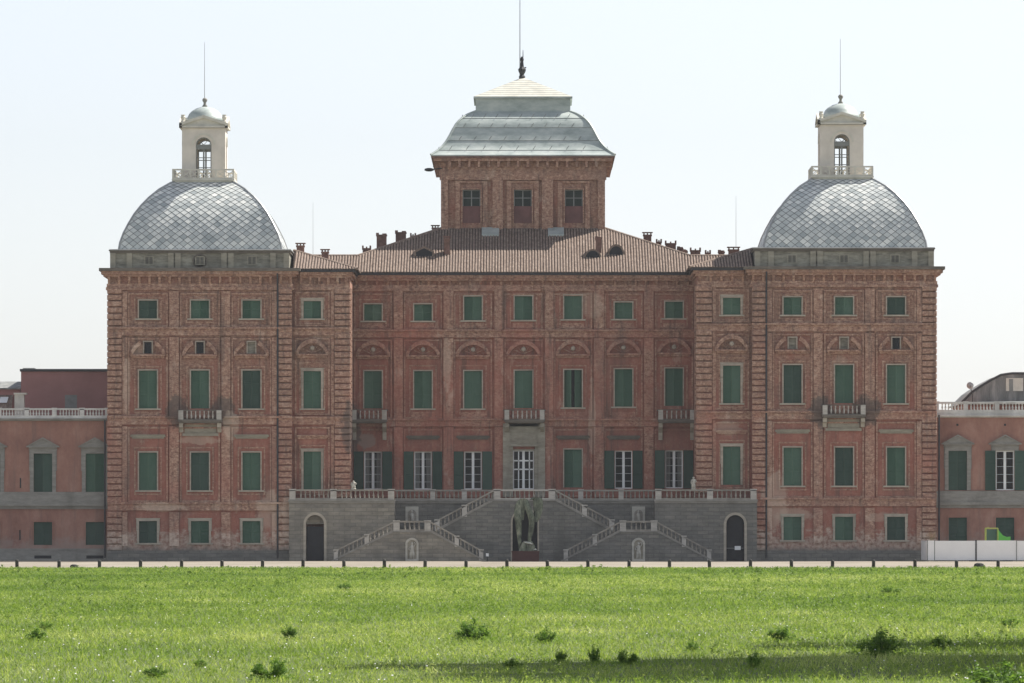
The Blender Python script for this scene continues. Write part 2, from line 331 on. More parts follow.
def window(root, cx, z0, z1, w, Y, kind='shut', frame='frame_stone', sill=True, fw=0.22, gap=0.0, curtain=False, smat='shutter_green', label=None):
    h = z1 - z0
    def sm():
        m = MB(); p = -0.14
        m.box(-w/2-fw, -w/2, p, 0.05, 0, h); m.box(w/2, w/2+fw, p, 0.05, 0, h); m.box(-w/2-fw, w/2+fw, p, 0.05, h, h+fw)
        if fw > 0.15:
            m.box(-w/2-fw-0.08, -w/2-fw, -0.04, 0.05, h*0.55, h+fw); m.box(w/2+fw, w/2+fw+0.08, -0.04, 0.05, h*0.55, h+fw)
            m.box(-w/2-fw-0.12, w/2+fw+0.12, -0.13, 0.05, h+fw, h+fw+0.09)
        return m.mesh('window', frame)
    wo = inst('window', cached(('wf', round(w,2), round(h,2), frame, fw), sm), root, (cx, Y, z0))
    if label: wo['label'] = label
    if sill:
        inst('sill', cached(('si', round(w,2)), lambda: MB().box(-w/2-0.38, w/2+0.38, -0.22, 0.05, -0.15, 0).mesh('sill', 'pale_stone')), wo, (cx, Y, z0))
    if kind == 'shut':
        for s in (-1, 1):
            o = inst('shutter', shutter_mesh(w/2-0.01, h-0.02, smat), wo, (cx + s*(w/4), Y+0.12, z0+0.01))
    elif kind == 'ajar':
        for s in (-1, 1):
            o = inst('shutter', shutter_mesh(w/2-0.01, h-0.02, smat), wo, (cx + s*(w/4+0.1), Y+0.10, z0+0.01)); o.rotation_euler.z = s*R(38)
        inst('pane', cached(('pn', round(w,2), round(h,2)), lambda: MB().quad((-w/2,0,0),(w/2,0,0),(w/2,0,h),(-w/2,0,h)).mesh('pane','glass')), wo, (cx, Y+0.42, z0))
    if kind in ('open', 'door', 'glazed'):
        inst('casement', casement_mesh(w, h, 3 if kind != 'open' else 4), wo, (cx, Y+0.18, z0))
        inst('pane', cached(('pn', round(w,2), round(h,2)), lambda: MB().quad((-w/2,0,0),(w/2,0,0),(w/2,0,h),(-w/2,0,h)).mesh('pane','glass')), wo, (cx, Y+0.23, z0))
        if kind == 'open':
            for s in (-1, 1): inst('shutter', shutter_mesh(w/2+0.10, h, 'dark_green_shutter'), wo, (cx + s*(w*0.75+0.10), Y-0.22, z0))
        if curtain:
            m = MB()
            for s in (-1, 1):
                xs = [s*(w/2 - 0.02 - i*w*0.032) for i in range(10)]
                for i in range(9):
                    ya, yb = 0.05*(i%2), 0.05*((i+1)%2)
                    m.quad((xs[i],ya,0.05),(xs[i+1],yb,0.05),(xs[i+1]*(0.75 if curtain == 2 else 1.0),yb,h-0.05),(xs[i],ya,h-0.05))
            inst('curtain', m.mesh('curtain','curtain_cloth'), wo, (cx, Y+0.38, z0))
    return wo

class Balus:                                                 # up to 95 balusters of one thing are parts, the rest one mesh
    def __init__(s, root, mat='balustrade_stone', limit=95): s.root = root; s.mat = mat; s.n = 0; s.limit = limit; s.rest = MB()
    def prof(s, h): return [(0.085,0),(0.085,0.06*h),(0.05,0.1*h),(0.10,0.3*h),(0.105,0.38*h),(0.045,0.72*h),(0.07,0.86*h),(0.085,0.92*h),(0.085,h)]
    def put(s, parent, x, y, z, h):
        if s.n < s.limit:
            me = cached(('bal', round(h,2), s.mat), lambda: MB().lathe(0,0,s.prof(h),7).mesh('baluster', s.mat, smooth=True)); inst('baluster', me, parent, (x,y,z))
        else: s.rest.lathe(x, y, s.prof(h), 6, z)
        s.n += 1
    def end(s):
        if s.rest.v: tag(s.rest.obj('baluster', s.mat, s.root, smooth=True), kind='stuff')
    def run(s, p, q, h, peds=(0,1), step=0.44, pw=0.6, mat=None, pmat='pedestal_stone', wid=0.34, foot=0.14, cop=0.16):
        """balustrade standing on p->q (bottom edge); peds = positions of square pedestals as fractions"""
        mat = mat or s.mat; P, Q = Vector(p), Vector(q); L = (Q-P).length
        m = MB(); m.slant(p, q, wid, foot); m.slant((P.x,P.y,P.z+h-cop),(Q.x,Q.y,Q.z+h-cop), wid+0.06, cop)
        ro = m.obj('balustrade', mat, s.root, org=P)
        for t in peds:
            c = P.lerp(Q, t)
            if t == 0: c = c + (Q-P).normalized()*pw/2*0.98
            if t == 1: c = c - (Q-P).normalized()*pw/2*0.98
            c = Vector((c.x, c.y, c.z)); dz = abs(Q.z-P.z)/max(L,0.1)*pw/2
            key = ('ped', round(h,2), pw, pmat, round(dz,2))
            me = cached(key, lambda: MB().box(-pw/2,pw/2,-wid/2-0.03,wid/2+0.03,-0.02-dz,h-0.07).box(-pw/2-0.05,pw/2+0.05,-wid/2-0.07,wid/2+0.07,h-0.07,h+0.05).mesh('pedestal', pmat))
            inst('pedestal', me, ro, c)
        n = int(L/step)
        for i in range(n):
            t = (i+0.5)/n
            if any(abs(t-(0.5*pw/L if k == 0 else 1-0.5*pw/L if k == 1 else k))*L < pw/2+0.12 for k in peds): continue
            c = P.lerp(Q, t); s.put(ro, c.x, c.y, c.z+foot-0.01, h-foot-cop+0.02)
        return ro

def tile_slope(mb_roll, mb_base, O, U, V, spans, r=0.108):
    """half-round rolls running up the slope from O + u*U + v0*V to v1; spans = (u, v0, v1)"""
    N = U.cross(V).normalized()
    if N.z < 0: N = -N
    for (u, v0, v1) in spans:
        if v1 - v0 < 0.15: continue
        nseg = max(1, int((v1-v0)/1.3)); ring = []
        for j in range(nseg+1):
            vv = v0 + (v1-v0)*j/nseg
            for k in range(5):
                a = math.pi*k/4; ring.append(O + U*(u + math.cos(a)*r) + V*vv + N*(math.sin(a)*r*0.85 + random.uniform(-.012,.012)))
        fs = [(j*5+k, j*5+k+1, (j+1)*5+k+1, (j+1)*5+k) for j in range(nseg) for k in range(4)] + [(0,1,2,3,4)]
        mb_roll.add(ring, fs)

def frame_panel(m, x0, x1, z0, z1, Y, t=0.16, p=0.13):
    p = max(p, .09); t = max(t, .14)        # thin raised moulding around a panel
    m.box(x0, x1, Y-p, Y+0.05, z0, z0+t); m.box(x0, x1, Y-p, Y+0.05, z1-t, z1); m.box(x0, x0+t, Y-p, Y+0.05, z0+t, z1-t); m.box(x1-t, x1, Y-p, Y+0.05, z0+t, z1-t)

def arch_pediment(root, cx, zb, w, h, Y, mat, boss=True, broken=False, label=None):
    m = MB(); n = 14
    m.box(cx-w/2, cx+w/2, Y-0.48, Y+0.04, zb-0.16, zb); m.box(cx-w/2+0.12, cx+w/2-0.12, Y-0.25, Y+0.04, zb-0.38, zb-0.16)
    for i in range(n):
        a0, a1 = math.pi*i/n, math.pi*(i+1)/n
        if broken and 0.36 < (i+0.5)/n < 0.64: continue
        q = lambda a, k: (cx + math.cos(a)*w/2*(1-(1-k)*.7), zb + max(0, math.sin(a)**1.45*h*k + (k-.76)*.5))
        m.prism([q(a0,1), q(a1,1), q(a1,0.76), q(a0,0.76)], Y-0.42, Y+0.04)
    for s in (-1, 1): m.box(cx+s*(w/2-0.12)-0.12, cx+s*(w/2-0.12)+0.12, Y-0.34, Y+0.04, zb, zb+0.3)
    if not broken:
        for k in (-2,-1,0,1,2):                              # shell ribs
            a = R(90+k*28); m.slant((cx, Y-0.08, zb+0.05), (cx+math.cos(a)*w*0.33, Y-0.12, zb+math.sin(a)*h*0.6), 0.16, 0.08)
    o = m.obj('pediment', mat, root, org=(cx, Y, zb))
    if boss:
        b = MB().lathe(cx, 0, [(0.10,0),(0.20,0.03),(0.24,0.12),(0.15,0.22)], 12)
        b.v = [(x, Y-0.05-z, zb+h*0.42 + y) for x,y,z in b.v]; b.obj('boss', 'frame_stone', o)
    return o
def lintel(m, cx, z, w, Y):
    m.box(cx-w/2, cx+w/2, Y-0.28, Y+0.04, z, z+0.16); m.box(cx-w/2+0.15, cx+w/2-0.15, Y-0.16, Y+0.04, z-0.16, z); m.box(cx-w/2+0.05, cx+w/2-0.05, Y-0.38, Y+0.04, z+0.16, z+0.24)

def quoins(root, x0, x1, Y, z0, z1, mat, side=0):
    m = MB(); ch = 0.62; n = int((z1-z0)/ch); ch = (z1-z0)/n
    for i in range(n):
        a, b = z0+i*ch+0.06, z0+(i+1)*ch-0.06; t = 0.05; y = Y-0.30
        xa, xb = x0, x1; yb = Y + 0.4
        if side: xa, xb = (x0-0.07, x1) if side < 0 else (x0, x1+0.07)
        m.add([(xa+t,y,a+t),(xb-t,y,a+t),(xb-t,y,b-t),(xa+t,y,b-t),(xa,y+0.06,a),(xb,y+0.06,a),(xb,y+0.06,b),(xa,y+0.06,b),(xa,yb,a),(xb,yb,a),(xb,yb,b),(xa,yb,b)],
              [(0,1,2,3),(4,5,1,0),(5,6,2,1),(6,7,3,2),(7,4,0,3),(8,9,5,4),(9,10,6,5),(10,11,7,6),(11,8,4,7)])
    return m.obj('quoin_strip', mat, root, org=((x0+x1)/2, Y, z0))

def cornice(root, x0, x1, Y, zt, zb, ov, mat='brick_trim', ends=(1,1), y1=None, step=1.05, top='cornice_stone'):
    """bracketed brick cornice; zt top of slab, zb bottom of frieze"""
    H = zt - zb; y1 = y1 if y1 is not None else Y+0.3; e0, e1 = ends
    s = MB(); s.box(x0-ov*e0, x1+ov*e1, Y-ov, y1+ov*0.0, zt-0.30, zt)
    so_ = s.obj('cornice', top, root, org=(x0, Y, zt))
    m = MB(); k = ov
    m.box(x0-(k-.2)*e0, x1+(k-.2)*e1, Y-(k-.2), y1, zt-0.62, zt-0.30); m.box(x0-(k-.42)*e0, x1+(k-.42)*e1, Y-(k-.42), y1, zt-0.85, zt-0.62)
    m.box(x0-0.2*e0, x1+0.2*e1, Y-0.22, y1, zb, zb+0.28); m.box(x0-0.12*e0, x1+0.12*e1, Y-0.12, y1, zb+0.28, zb+0.62)
    m.obj('frieze', mat, so_)
    n = max(2, round((x1-x0)/step)); za, zc = zb+0.62, zt-0.85
    def br():
        b = MB(); return b.add([(-.12,.02,0),(.12,.02,0),(.12,-.15,0),(-.12,-.15,0),(-.12,.02,zc-za),(.12,.02,zc-za),(.12,-(k-.40),zc-za),(-.12,-(k-.40),zc-za),(-.12,-.30,.25),(.12,-.30,.25)],
              [(0,1,2,3),(3,2,9,8),(8,9,6,7),(4,7,6,5),(0,3,8,7,4),(1,5,6,9,2)]).mesh('bracket', mat)
    me = cached(('br', round(zc-za,2), k, mat), br)
    for i in range(n+1): inst('bracket', me, so_, (x0 + 0.12 + (x1-x0-0.24)*i/n, Y, za))
    return so_

def rod(root, name, x, y, z0, z1, r=0.05, mat='pale_metal'): return MB().tube([(x,y,z0),(x,y,(z0+z1)/2),(x,y,z1)], [r, r*0.8, r*0.5], 6).obj(name, mat, root, org=(x,y,z0))

def balcony(root, x0, x1, Y, zs, h=1.0, proj=1.2, cons=1.6, bal=None, pmat='pedestal_stone', ctop=0):
    s = MB(); s.box(x0-0.08, x1+0.08, Y-proj-0.08, Y+0.02, zs-0.2, zs); s.box(x0+0.05, x1-0.05, Y-proj+0.05, Y+0.02, zs-0.34, zs-0.2)
    o = s.obj('balcony', 'cornice_stone', root, org=((x0+x1)/2, Y, zs))
    c = MB(); yf = Y-proj+0.15
    c.box(x0, x1, yf-0.12, yf+0.12, zs, zs+0.08); c.box(x0, x1, yf-0.13, yf+0.13, zs+h-0.09, zs+h)
    for x in (x0, x1): c.box(x-0.15, x+0.15, yf+0.15, Y, zs+h-0.13, zs+h); c.box(x-0.12, x+0.12, yf+0.15, Y, zs, zs+0.12)
    c.obj('balustrade', 'cornice_stone', o)
    for x in (x0+0.2, x1-0.2):
        MB().box(x-0.24, x+0.24, yf-0.18, yf+0.18, zs+.02, zs+h-.06).obj('pedestal', pmat, o, org=(x, yf, zs))
        k = MB(); k.add([(x-.2,Y,zs-.34),(x+.2,Y,zs-.34),(x+.2,Y-proj+.2,zs-.34),(x-.2,Y-proj+.2,zs-.34),(x-.2,Y,zs-.34-cons),(x+.2,Y,zs-.34-cons),(x+.2,Y-.25,zs-.34-cons),(x-.2,Y-.25,zs-.34-cons),(x-.2,Y-proj+.2,zs-.75),(x+.2,Y-proj+.2,zs-.75),(x-.2,Y-.35,zs-.34-cons*0.55),(x+.2,Y-.35,zs-.34-cons*0.55)],
              [(3,2,9,8),(8,9,11,10),(10,11,6,7),(4,7,6,5),(0,3,8,10,7,4),(1,5,6,11,9,2)])
        k.obj('console', 'pale_stone' if ctop else 'portal_stone', o, org=(x, Y, zs-.34))
    n = int((x1-x0-1.2)/0.42)
    me = cached(('bb', h), lambda: MB().lathe(0,0,[(0.085,0),(0.05,.06),(0.10,0.25),(0.045,0.55),(0.08,0.72),(0.08,h-0.24)],7).mesh('baluster','pedestal_stone',smooth=True))
    for i in range(n): inst('baluster', me, o, (x0+0.6+(x1-x0-1.2)*(i+0.5)/n, yf, zs+0.12))
    return o

# ------------------------------------------------------------------ the palace
pal = thing('palace', (0, 9, 0), 'long red brick palace with two grey domed corner towers and a tall central tower', 'palace')
def hole(px, yt, yb, wpx, Y): w_ = M(wpx, Y); return (X(px,Y)-w_/2, X(px,Y)+w_/2, Z(yb,Y), Z(yt,Y))

ZG, RISE = Z, [(30,-3),(120,-3.3),(180,-3),(250,-2),(268,-1.6),(300,-3.3),(354,-4.5),(370,-5.5),(452,-5),(521,-4.3),(548,-2.5),(561,0)]   # the right tower's storeys sit a little higher
def corner_block(s):
    Z = ZG if s < 0 else (lambda py, Y=0.0: ZG(py + float(np.interp(py, [r[0] for r in RISE], [r[1] for r in RISE])), Y))
    def hole(px, yt, yb, wpx, Y): w_ = M(wpx, Y); return (X(px,Y)-w_/2, X(px,Y)+w_/2, Z(yb,Y), Z(yt,Y))
    fx = (lambda p: p) if s < 0 else (lambda p: 2*CXP - p)
    def xx(a, b, Y=0): u, v = X(fx(a),Y), X(fx(b),Y); return (min(u,v), max(u,v))
    Y = 0.0; ztop = Z(268); x0, x1 = xx(108, 292)
    cols = [148, 200, 251.5]; rows = [(300.5,318.5),(370.5,408.5),(452.5,490.3),(521,543)]
    hs = []; mez = []
    for c in cols:
        for (a, b) in rows: hs.append(hole(fx(c), a, b, 18, Y))
        hs.append(hole(fx(c), 342, 353.6, 7.5, Y)); mez.append(hs[-1])
    shell(MB(), x0, x1, Y, 18.5, 0, ztop, hs).obj('wall', 'brick_wall', pal, org=((x0+x1)/2, Y, 0))
    for i, c in enumerate(cols):
        for j, (a, b) in enumerate(rows):
            h_ = hole(fx(c), a, b, 18, Y)
            window(pal, (h_[0]+h_[1])/2, h_[2], h_[3], 1.8, Y, 'shut', 'pale_stone' if j == 3 else 'frame_stone', fw=0.2 if j == 3 else 0.12, sill=not (j == 1 and c == 200), smat='shutter_green' if (i+j)%3 else 'dark_green_shutter')
        h_ = mez[i]; blocked = (s < 0 and i == 2) or (s > 0 and i in (1, 2))
        wm = window(pal, (h_[0]+h_[1])/2, h_[2], h_[3], 0.75, Y, 'none', 'frame_stone', sill=False, fw=0.12)
        MB().box(h_[0], h_[1], Y+0.2, Y+0.3, h_[2], h_[3]).obj('pane' if not blocked else 'blind_infill', 'glass' if not blocked else 'attic_plaster', wm)
        if not blocked: MB().box(h_[0]+.01, h_[1]-.01, Y+0.4, Y+0.5, h_[2]+.01, h_[3]-.01).obj('shutter', 'dark_wood_and_gloom', wm)  # near-black box closing the opening behind the pane
        arch_pediment(pal, X(fx(c)), Z(354.5), 3.5, 1.45, Y, 'brick_trim', boss=False, broken=True)
    # pilasters and bands
    ztb, z1, z2, z3, zf = Z(290), Z(332.5), Z(421), Z(507), 0.0
    def band(y0, y1, p, nm='string_course', ends=True):
        m = MB(); a, b = xx(108, 292); e = 0.02
        m.box(a-e, b+e, Y-p-.1, Y+0.05, Z(y1), Z(y0)); m.box(a-e, b+e, Y-p-0.30, Y+0.05, Z(y0)-.05, Z(y0)+0.14); return m.obj(nm, 'brick_trim', pal, org=((a+b)/2, Y, Z(y1)))
    band(328.5, 335.5, 0.13); band(417.5, 424.5, 0.15); band(503.5, 510.5, 0.17)
    for (a, b) in ((122.5,127.5),(169.5,179),(221.5,230.5),(272,277)):
        for (t, u) in ((290,328.5),(336,416.5),(425,502.5),(511,546)):
            u0, u1 = xx(a, b); MB().box(u0, u1, Y-0.20, Y+0.05, Z(u), Z(t)-0.13).obj('pilaster', 'brick_trim', pal, org=((u0+u1)/2, Y, Z(u)))
    m = MB()
    for c in cols:
        for (t, u) in ((293,327),(338,416),(427,502)):
            a, b = X(fx(c))-2.0, X(fx(c))+2.0; frame_panel(m, a, b, Z(u), Z(t), Y)
        for (t, u) in ((297.5,323),(366,413),(447,495)):
            frame_panel(m, X(fx(c))-1.38, X(fx(c))+1.38, Z(u), Z(t), Y, 0.14, 0.05)
        m.box(X(fx(c))-1.0, X(fx(c))+1.0, Y-0.05, Y+0.04, Z(327), Z(322))
        m.box(X(fx(c))-1.25, X(fx(c))+1.25, Y-0.05, Y+0.04, Z(416), Z(411.5))
    m.obj('panel_moulding', 'brick_trim', pal, org=((x0+x1)/2, Y, Z(502)))
    for c in cols:
        if c != 200: lm = MB(); lintel(lm, X(fx(c)), Z(437), 3.5, Y); lm.obj('lintel_cornice', 'portal_stone', pal, org=(X(fx(c)), Y, Z(437)))
    a, b = xx(108, 122); quoins(pal, a, b, Y, Z(503), Z(288), 'brick_trim', s); quoins(pal, a, b, Y, 1.0, Z(511), 'brick_trim', s)
    a, b = xx(278, 292); quoins(pal, a, b, Y, Z(503), Z(288), 'brick_trim'); quoins(pal, a, b, Y, 1.0, Z(511), 'brick_trim')
    e = (1, 0) if s < 0 else (0, 1)
    cornice(pal, x0, x1, Y, Z(268.3), Z(290), 0.85, ends=(1,1), y1=18.5)
    m = MB().box(x0-0.05, x1+0.05, Y-0.30, Y+0.05, 0, 0.85).box(x0-0.02, x1+0.02, Y-0.22, Y+0.05, 0.85, 1.05); m.obj('plinth', 'terrace_stone', pal, org=((x0+x1)/2, Y, 0))
    # balcony
    b0, b1 = xx(179.5, 221.5)
    balcony(pal, b0, b1, Y, Z(420), 1.0, 1.15, 0.9, ctop=1)
    MB().box(b0+0.5, b1-0.5, Y-0.10, Y+0.04, Z(433), Z(424.5)).box(b0+0.3, b1-0.3, Y-0.2, Y+0.04, Z(436), Z(433.2)).obj('carved_panel', 'portal_stone', pal, org=((b0+b1)/2, Y, Z(436)))
    # attic storey
    a0, a1 = xx(111, 289); ya, yd = 0.5, 17.8; za, zb = Z(268.3), Z(252)
    ah = []
    MB().box(a0, a1, ya, yd, za, zb).obj('attic', 'attic_plaster', pal, org=((a0+a1)/2, ya, za))
    m = MB(); m.box(a0-0.15, a1+0.15, ya-0.18, yd+.15, zb-0.1, zb+0.12); m.box(a0-0.25, a1+0.25, ya-0.3, yd+.25, zb+0.12, zb+0.2)
    m.obj('attic_cornice', 'cornice_stone', pal, org=((a0+a1)/2, ya, zb))
    for c in (113, 129.5, 171, 178, 224, 231, 273, 286.5):
        MB().box(X(fx(c),.5)-0.28, X(fx(c),.5)+0.28, ya-0.2, ya+0.05, za, zb-0.1).obj('attic_pilaster', 'portal_stone', pal, org=(X(fx(c),.5), ya, za))
    for i, c in enumerate((149, 200, 252)):
        ox = X(fx(c),.5)
        if i == 1 and s < 0:
            w_ = MB().lathe(ox, 0, [(0.75,0),(0.75,0.1),(0.62,0.1),(0.62,0.0)], 18); w_.v = [(x, ya-z, za+0.75+y) for x,y,z in w_.v]; w_.obj('oculus', 'cornice_stone', pal, org=(ox, ya, za))
        wi = MB().box(ox-0.5, ox+0.5, ya-0.05, ya+0.02, za+0.35, za+1.25).obj('attic_window', 'portal_stone', pal, org=(ox, ya, za+.35))
        MB().box(ox-0.36, ox-0.04, ya-0.07, ya-0.04, za+0.45, za+1.15).box(ox+0.04, ox+0.36, ya-0.07, ya-0.04, za+0.45, za+1.15).obj('pane', 'glass', wi)
    # gutter pipes
    xp = X(fx(277.8)); MB().tube([(xp,-0.35,0.3),(xp,-0.35,Z(292)),(xp,-0.9,Z(274))],[0.09]*3,8).obj('downpipe', 'gutter_metal', pal, org=(xp,-.35,0))
    xp = X(fx(109.3)) ; MB().tube([(xp - 0.45*(-1 if s > 0 else 1),0.15,0.3),(xp-0.45*(-1 if s > 0 else 1),0.15,Z(420))],[0.09]*2,8).obj('downpipe', 'gutter_metal', pal, org=(xp,.15,0))
    # ---- square dome with diamond slates
    cx = X(fx(199.7)) + (0.15 if s > 0 else 0); cy = 9.1
    prof = [(81.5,250.3),(80.3,243),(76.8,233),(72,223.5),(66.5,214),(60,205.5),(52.5,197.5),(43,189.5),(32,183),(20,179.5)]
    P = []
    for hw, y in prof:
        r = M(hw, 0.8); yf = cy - r; P.append((M(hw, yf), Z(y, yf)))
    P0 = [(P[0][0]+0.25, P[0][1]-0.1)] + P
    m = MB(); m.lathe(cx, cy, [(r, z) for r, z in P], 4, 0, True)
    dome = m.obj('dome', 'slate_under', pal, org=(cx, cy, P[0][1]))
    arc = [0.0]
    for i in range(1, len(P)): arc.append(arc[-1] + math.hypot(P[i][0]-P[i-1][0], P[i][1]-P[i-1][1]))
    def at(v):
        v = max(0, min(arc[-1]-1e-4, v)); i = max(k for k in range(len(arc)-1) if arc[k] <= v); t = (v-arc[i])/(arc[i+1]-arc[i])
        r = P[i][0]*(1-t)+P[i+1][0]*t; z = P[i][1]*(1-t)+P[i+1][1]*t
        n = Vector((P[i+1][1]-P[i][1], -(P[i+1][0]-P[i][0]))).normalized(); return r, z, n
    for k in range(4):
        sh = MB(); shade = []; a_, b_ = 0.42, 0.35; row = 0; v = 0.0; rotk = k*math.pi/2
        while v < arc[-1]:
            off = a_ if row % 2 else 0.0; rmax = at(v)[0]; u = -math.ceil(rmax/(2*a_))*2*a_ + off
            while u < rmax + a_:
                pts = []
                for du, dv, lift in ((0,-b_*.90,0.055),(a_*.93,0,0.035),(0,b_*.93,0.02),(-a_*.93,0,0.035)):
                    r, z, n = at(v+dv); uu = max(-r-0.02, min(r+0.02, u+du)); rr = r + n[0]*lift; zz = z + n[1]*lift
                    pts.append((uu, -rr, zz))
                if max(p[0] for p in pts) - min(p[0] for p in pts) > 0.06:
                    c_, s_ = math.cos(rotk), math.sin(rotk)
                    sh.add([(cx + p[0]*c_ - p[1]*s_, cy + p[0]*s_ + p[1]*c_, p[2]) for p in pts], [(0,1,2,3)]); shade.append(min(1, max(0, random.gauss(0.5, 0.26))))
                u += 2*a_
            v += b_; row += 1
        sh.sh = shade; sh.obj('slates', 'slate', dome)
    for k in range(4):                                        # hip rolls
        a = math.pi/4 + k*math.pi/2; MB().tube([(cx+math.cos(a)*r*1.4142, cy+math.sin(a)*r*1.4142, z+.03) for r, z in P], [0.11]*len(P), 6).obj('hip_roll', 'pale_metal', dome)
    MB().box(a0-0.2, a1+0.2, ya-0.2, ya+0.25, zb+0.2, zb+0.30).obj('gutter', 'white_balustrade', pal, org=((a0+a1)/2, ya, zb))
    # ---- lantern
    lx, ly = X(fx(204.5), 8.8), cy; hw = M(21.6, 8)/1; zd = Z(182, 6.5); 
    lx = cx
    m = MB(); dw = M(31.3, 6); m.box(lx-dw+0.15, lx+dw-0.15, ly-dw+0.15, ly+dw-0.15, P[-2][1]-0.5, zd+0.12); m.box(lx-dw, lx+dw, ly-dw, ly+dw, zd+0.12, zd+0.30)
    lan = m.obj('lantern', 'lantern_stone', pal, org=(lx, ly, zd))
    yb0 = ly-hw; zw0, zw1 = zd+0.3, Z(127.5, yb0); ww = M(7.8, yb0)
    zsp = Z(145, yb0)                                          # spring of arched opening
    body = MB()
    def lwall(rot):
        t = MB(); n = 10; arc_ = [(math.cos(math.pi*i/n)*ww, zsp+math.sin(math.pi*i/n)*ww) for i in range(n+1)]
        for (d0, d1) in ((-hw, -hw+0.35),):
            y = d0
            t.quad((-hw,y,zw0),(-ww,y,zw0),(-ww,y,zsp),(-hw,y,zsp)); t.quad((ww,y,zw0),(hw,y,zw0),(hw,y,zsp),(ww,y,zsp))
            for i in range(n):
                (xa, za_), (xb_, zb_) = arc_[i], arc_[i+1]
                ox = lambda x_: x_*hw/ww
                t.quad((xa,y,za_),(hw if i == 0 else ox(xa),y,zsp if i == 0 else zw1),(ox(xb_),y,zw1),(xb_,y,zb_)) if i else t.add([(xa,y,za_),(hw,y,zsp),(hw,y,zw1),(ox(xb_),y,zw1),(xb_,y,zb_)],[(0,1,2,3,4)])
                t.quad((xa,y,za_),(xb_,y,zb_),(xb_,y+0.35,zb_),(xa,y+0.35,za_))
            t.add([(-ww,y,zsp),(-hw,y,zsp),(-hw,y,zw1)],[(0,1,2)])
            for sx in (-1,1): t.quad((sx*ww,y,zw0),(sx*ww,y+0.35,zw0),(sx*ww,y+0.35,zsp),(sx*ww,y,zsp))
        c_, s_ = math.cos(rot), math.sin(rot); body.add([(lx+x*c_-y*s_, ly+x*s_+y*c_, z) for x,y,z in t.v], t.f)
    for k in range(4): lwall(k*math.pi/2)
    body.obj('lantern_wall', 'lantern_plaster', lan)
    pd = MB()
    for rot in range(4):
        t = MB(); e = hw+0.28; zpk = Z(117.3, yb0)
        t.box(-e, e, -e, -hw+0.02, zw1-0.02, zw1+0.16)
        t.prism([(-e,zw1+0.16),(e,zw1+0.16),(0,zpk)], -hw-0.08, -hw+0.2)
        t.prism([(-e,zw1+0.14),(-e,zw1+0.42),(0,zpk+0.22),(0,zpk-0.06)], -e, -hw); t.prism([(e,zw1+0.14),(e,zw1+0.42),(0,zpk+0.22),(0,zpk-0.06)], -e+.004, -hw)
        n = 12
        for i in range(n):
            a, b = math.pi*i/n, math.pi*(i+1)/n; r0, r1 = ww+0.22, ww+0.42
            t.prism([(math.cos(a)*r0,zsp+math.sin(a)*r0),(math.cos(a)*r1,zsp+math.sin(a)*r1),(math.cos(b)*r1,zsp+math.sin(b)*r1),(math.cos(b)*r0,zsp+math.sin(b)*r0)], -hw-0.07, -hw+0.02)
        c_, s_ = math.cos(rot*math.pi/2), math.sin(rot*math.pi/2); pd.add([(lx+x*c_-y*s_, ly+x*s_+y*c_, z) for x,y,z in t.v], t.f)
    pd.obj('lantern_pediment', 'lantern_stone', lan)
    MB().box(lx-hw, lx+hw, ly-hw, ly+hw, zw1-0.05, zw1+0.1).obj('lantern_ceiling', 'lantern_plaster', lan)
    H = zsp - zw0
    for yy in (ly-hw+0.2, ly+hw-0.2):
        wn = MB()
        for a_, b_ in ((-ww,-ww+0.1),(ww-0.1,ww),(-0.08,0.08)): wn.box(lx+a_, lx+b_, yy-0.04, yy+0.04, zw0, zsp)
        for t in (0.0, 0.33, 0.62): wn.box(lx-ww, lx+ww, yy-0.035, yy+0.035, zw0+H*t, zw0+H*t+0.08)
        wn.box(lx-ww, lx+ww, yy-0.05, yy+0.05, zsp-0.42, zsp+0.06)
        n = 10
        for i in range(n):
            a, b = math.pi*i/n, math.pi*(i+1)/n; q = lambda t_, k_: (lx+math.cos(t_)*ww*k_, zsp+math.sin(t_)*ww*k_)
            wn.prism([q(a,1),q(b,1),q(b,.86),q(a,.86)], yy-.04, yy+.04)
        for d_ in (45, 90, 135): wn.slant((lx, yy, zsp), (lx+math.cos(R(d_))*ww*.9, yy, zsp+math.sin(R(d_))*ww*.9), 0.05, 0.07)
        wn.obj('lantern_window', 'grey_paint', lan)
    for i, sx in enumerate((-1,1)):
        for sy in (-1,1):
            MB().lathe(lx+sx*(hw-0.1), ly+sy*(hw-0.1), [(0.24,0),(0.24,0.35),(0.15,0.4),(0.25,0.75),(0.18,0.85),(0.22,1.0)], 8, zw1+0.3).obj('acroterion', 'lantern_stone', lan)
    zc = Z(119, 9); rc = M(17.5, 9)
    MB().lathe(lx, ly, [(rc+.15,-0.4),(rc+.15,0),(rc*0.98,0.22),(rc*0.9,0.52),(rc*0.74,0.82),(rc*0.5,1.06),(rc*0.25,1.2),(0.2,1.25)], 24, zc).obj('cupola', 'zinc', lan, smooth=True)
    MB().lathe(lx, ly, [(0.22,0),(0.28,0.1),(0.14,0.3),(0.14,0.5),(0.24,0.62),(0.26,0.8),(0.12,0.95)], 10, zc+1.2).obj('finial', 'wing_stone', lan, smooth=True)
    rod(lan, 'lightning_rod', lx-0.03, ly, zc+2.0, Z(42, 9), 0.035)
    # deck railing with X panels
    rl = MB(); e = dw-0.12; zr0, zr1 = zd+0.3, zd+1.28
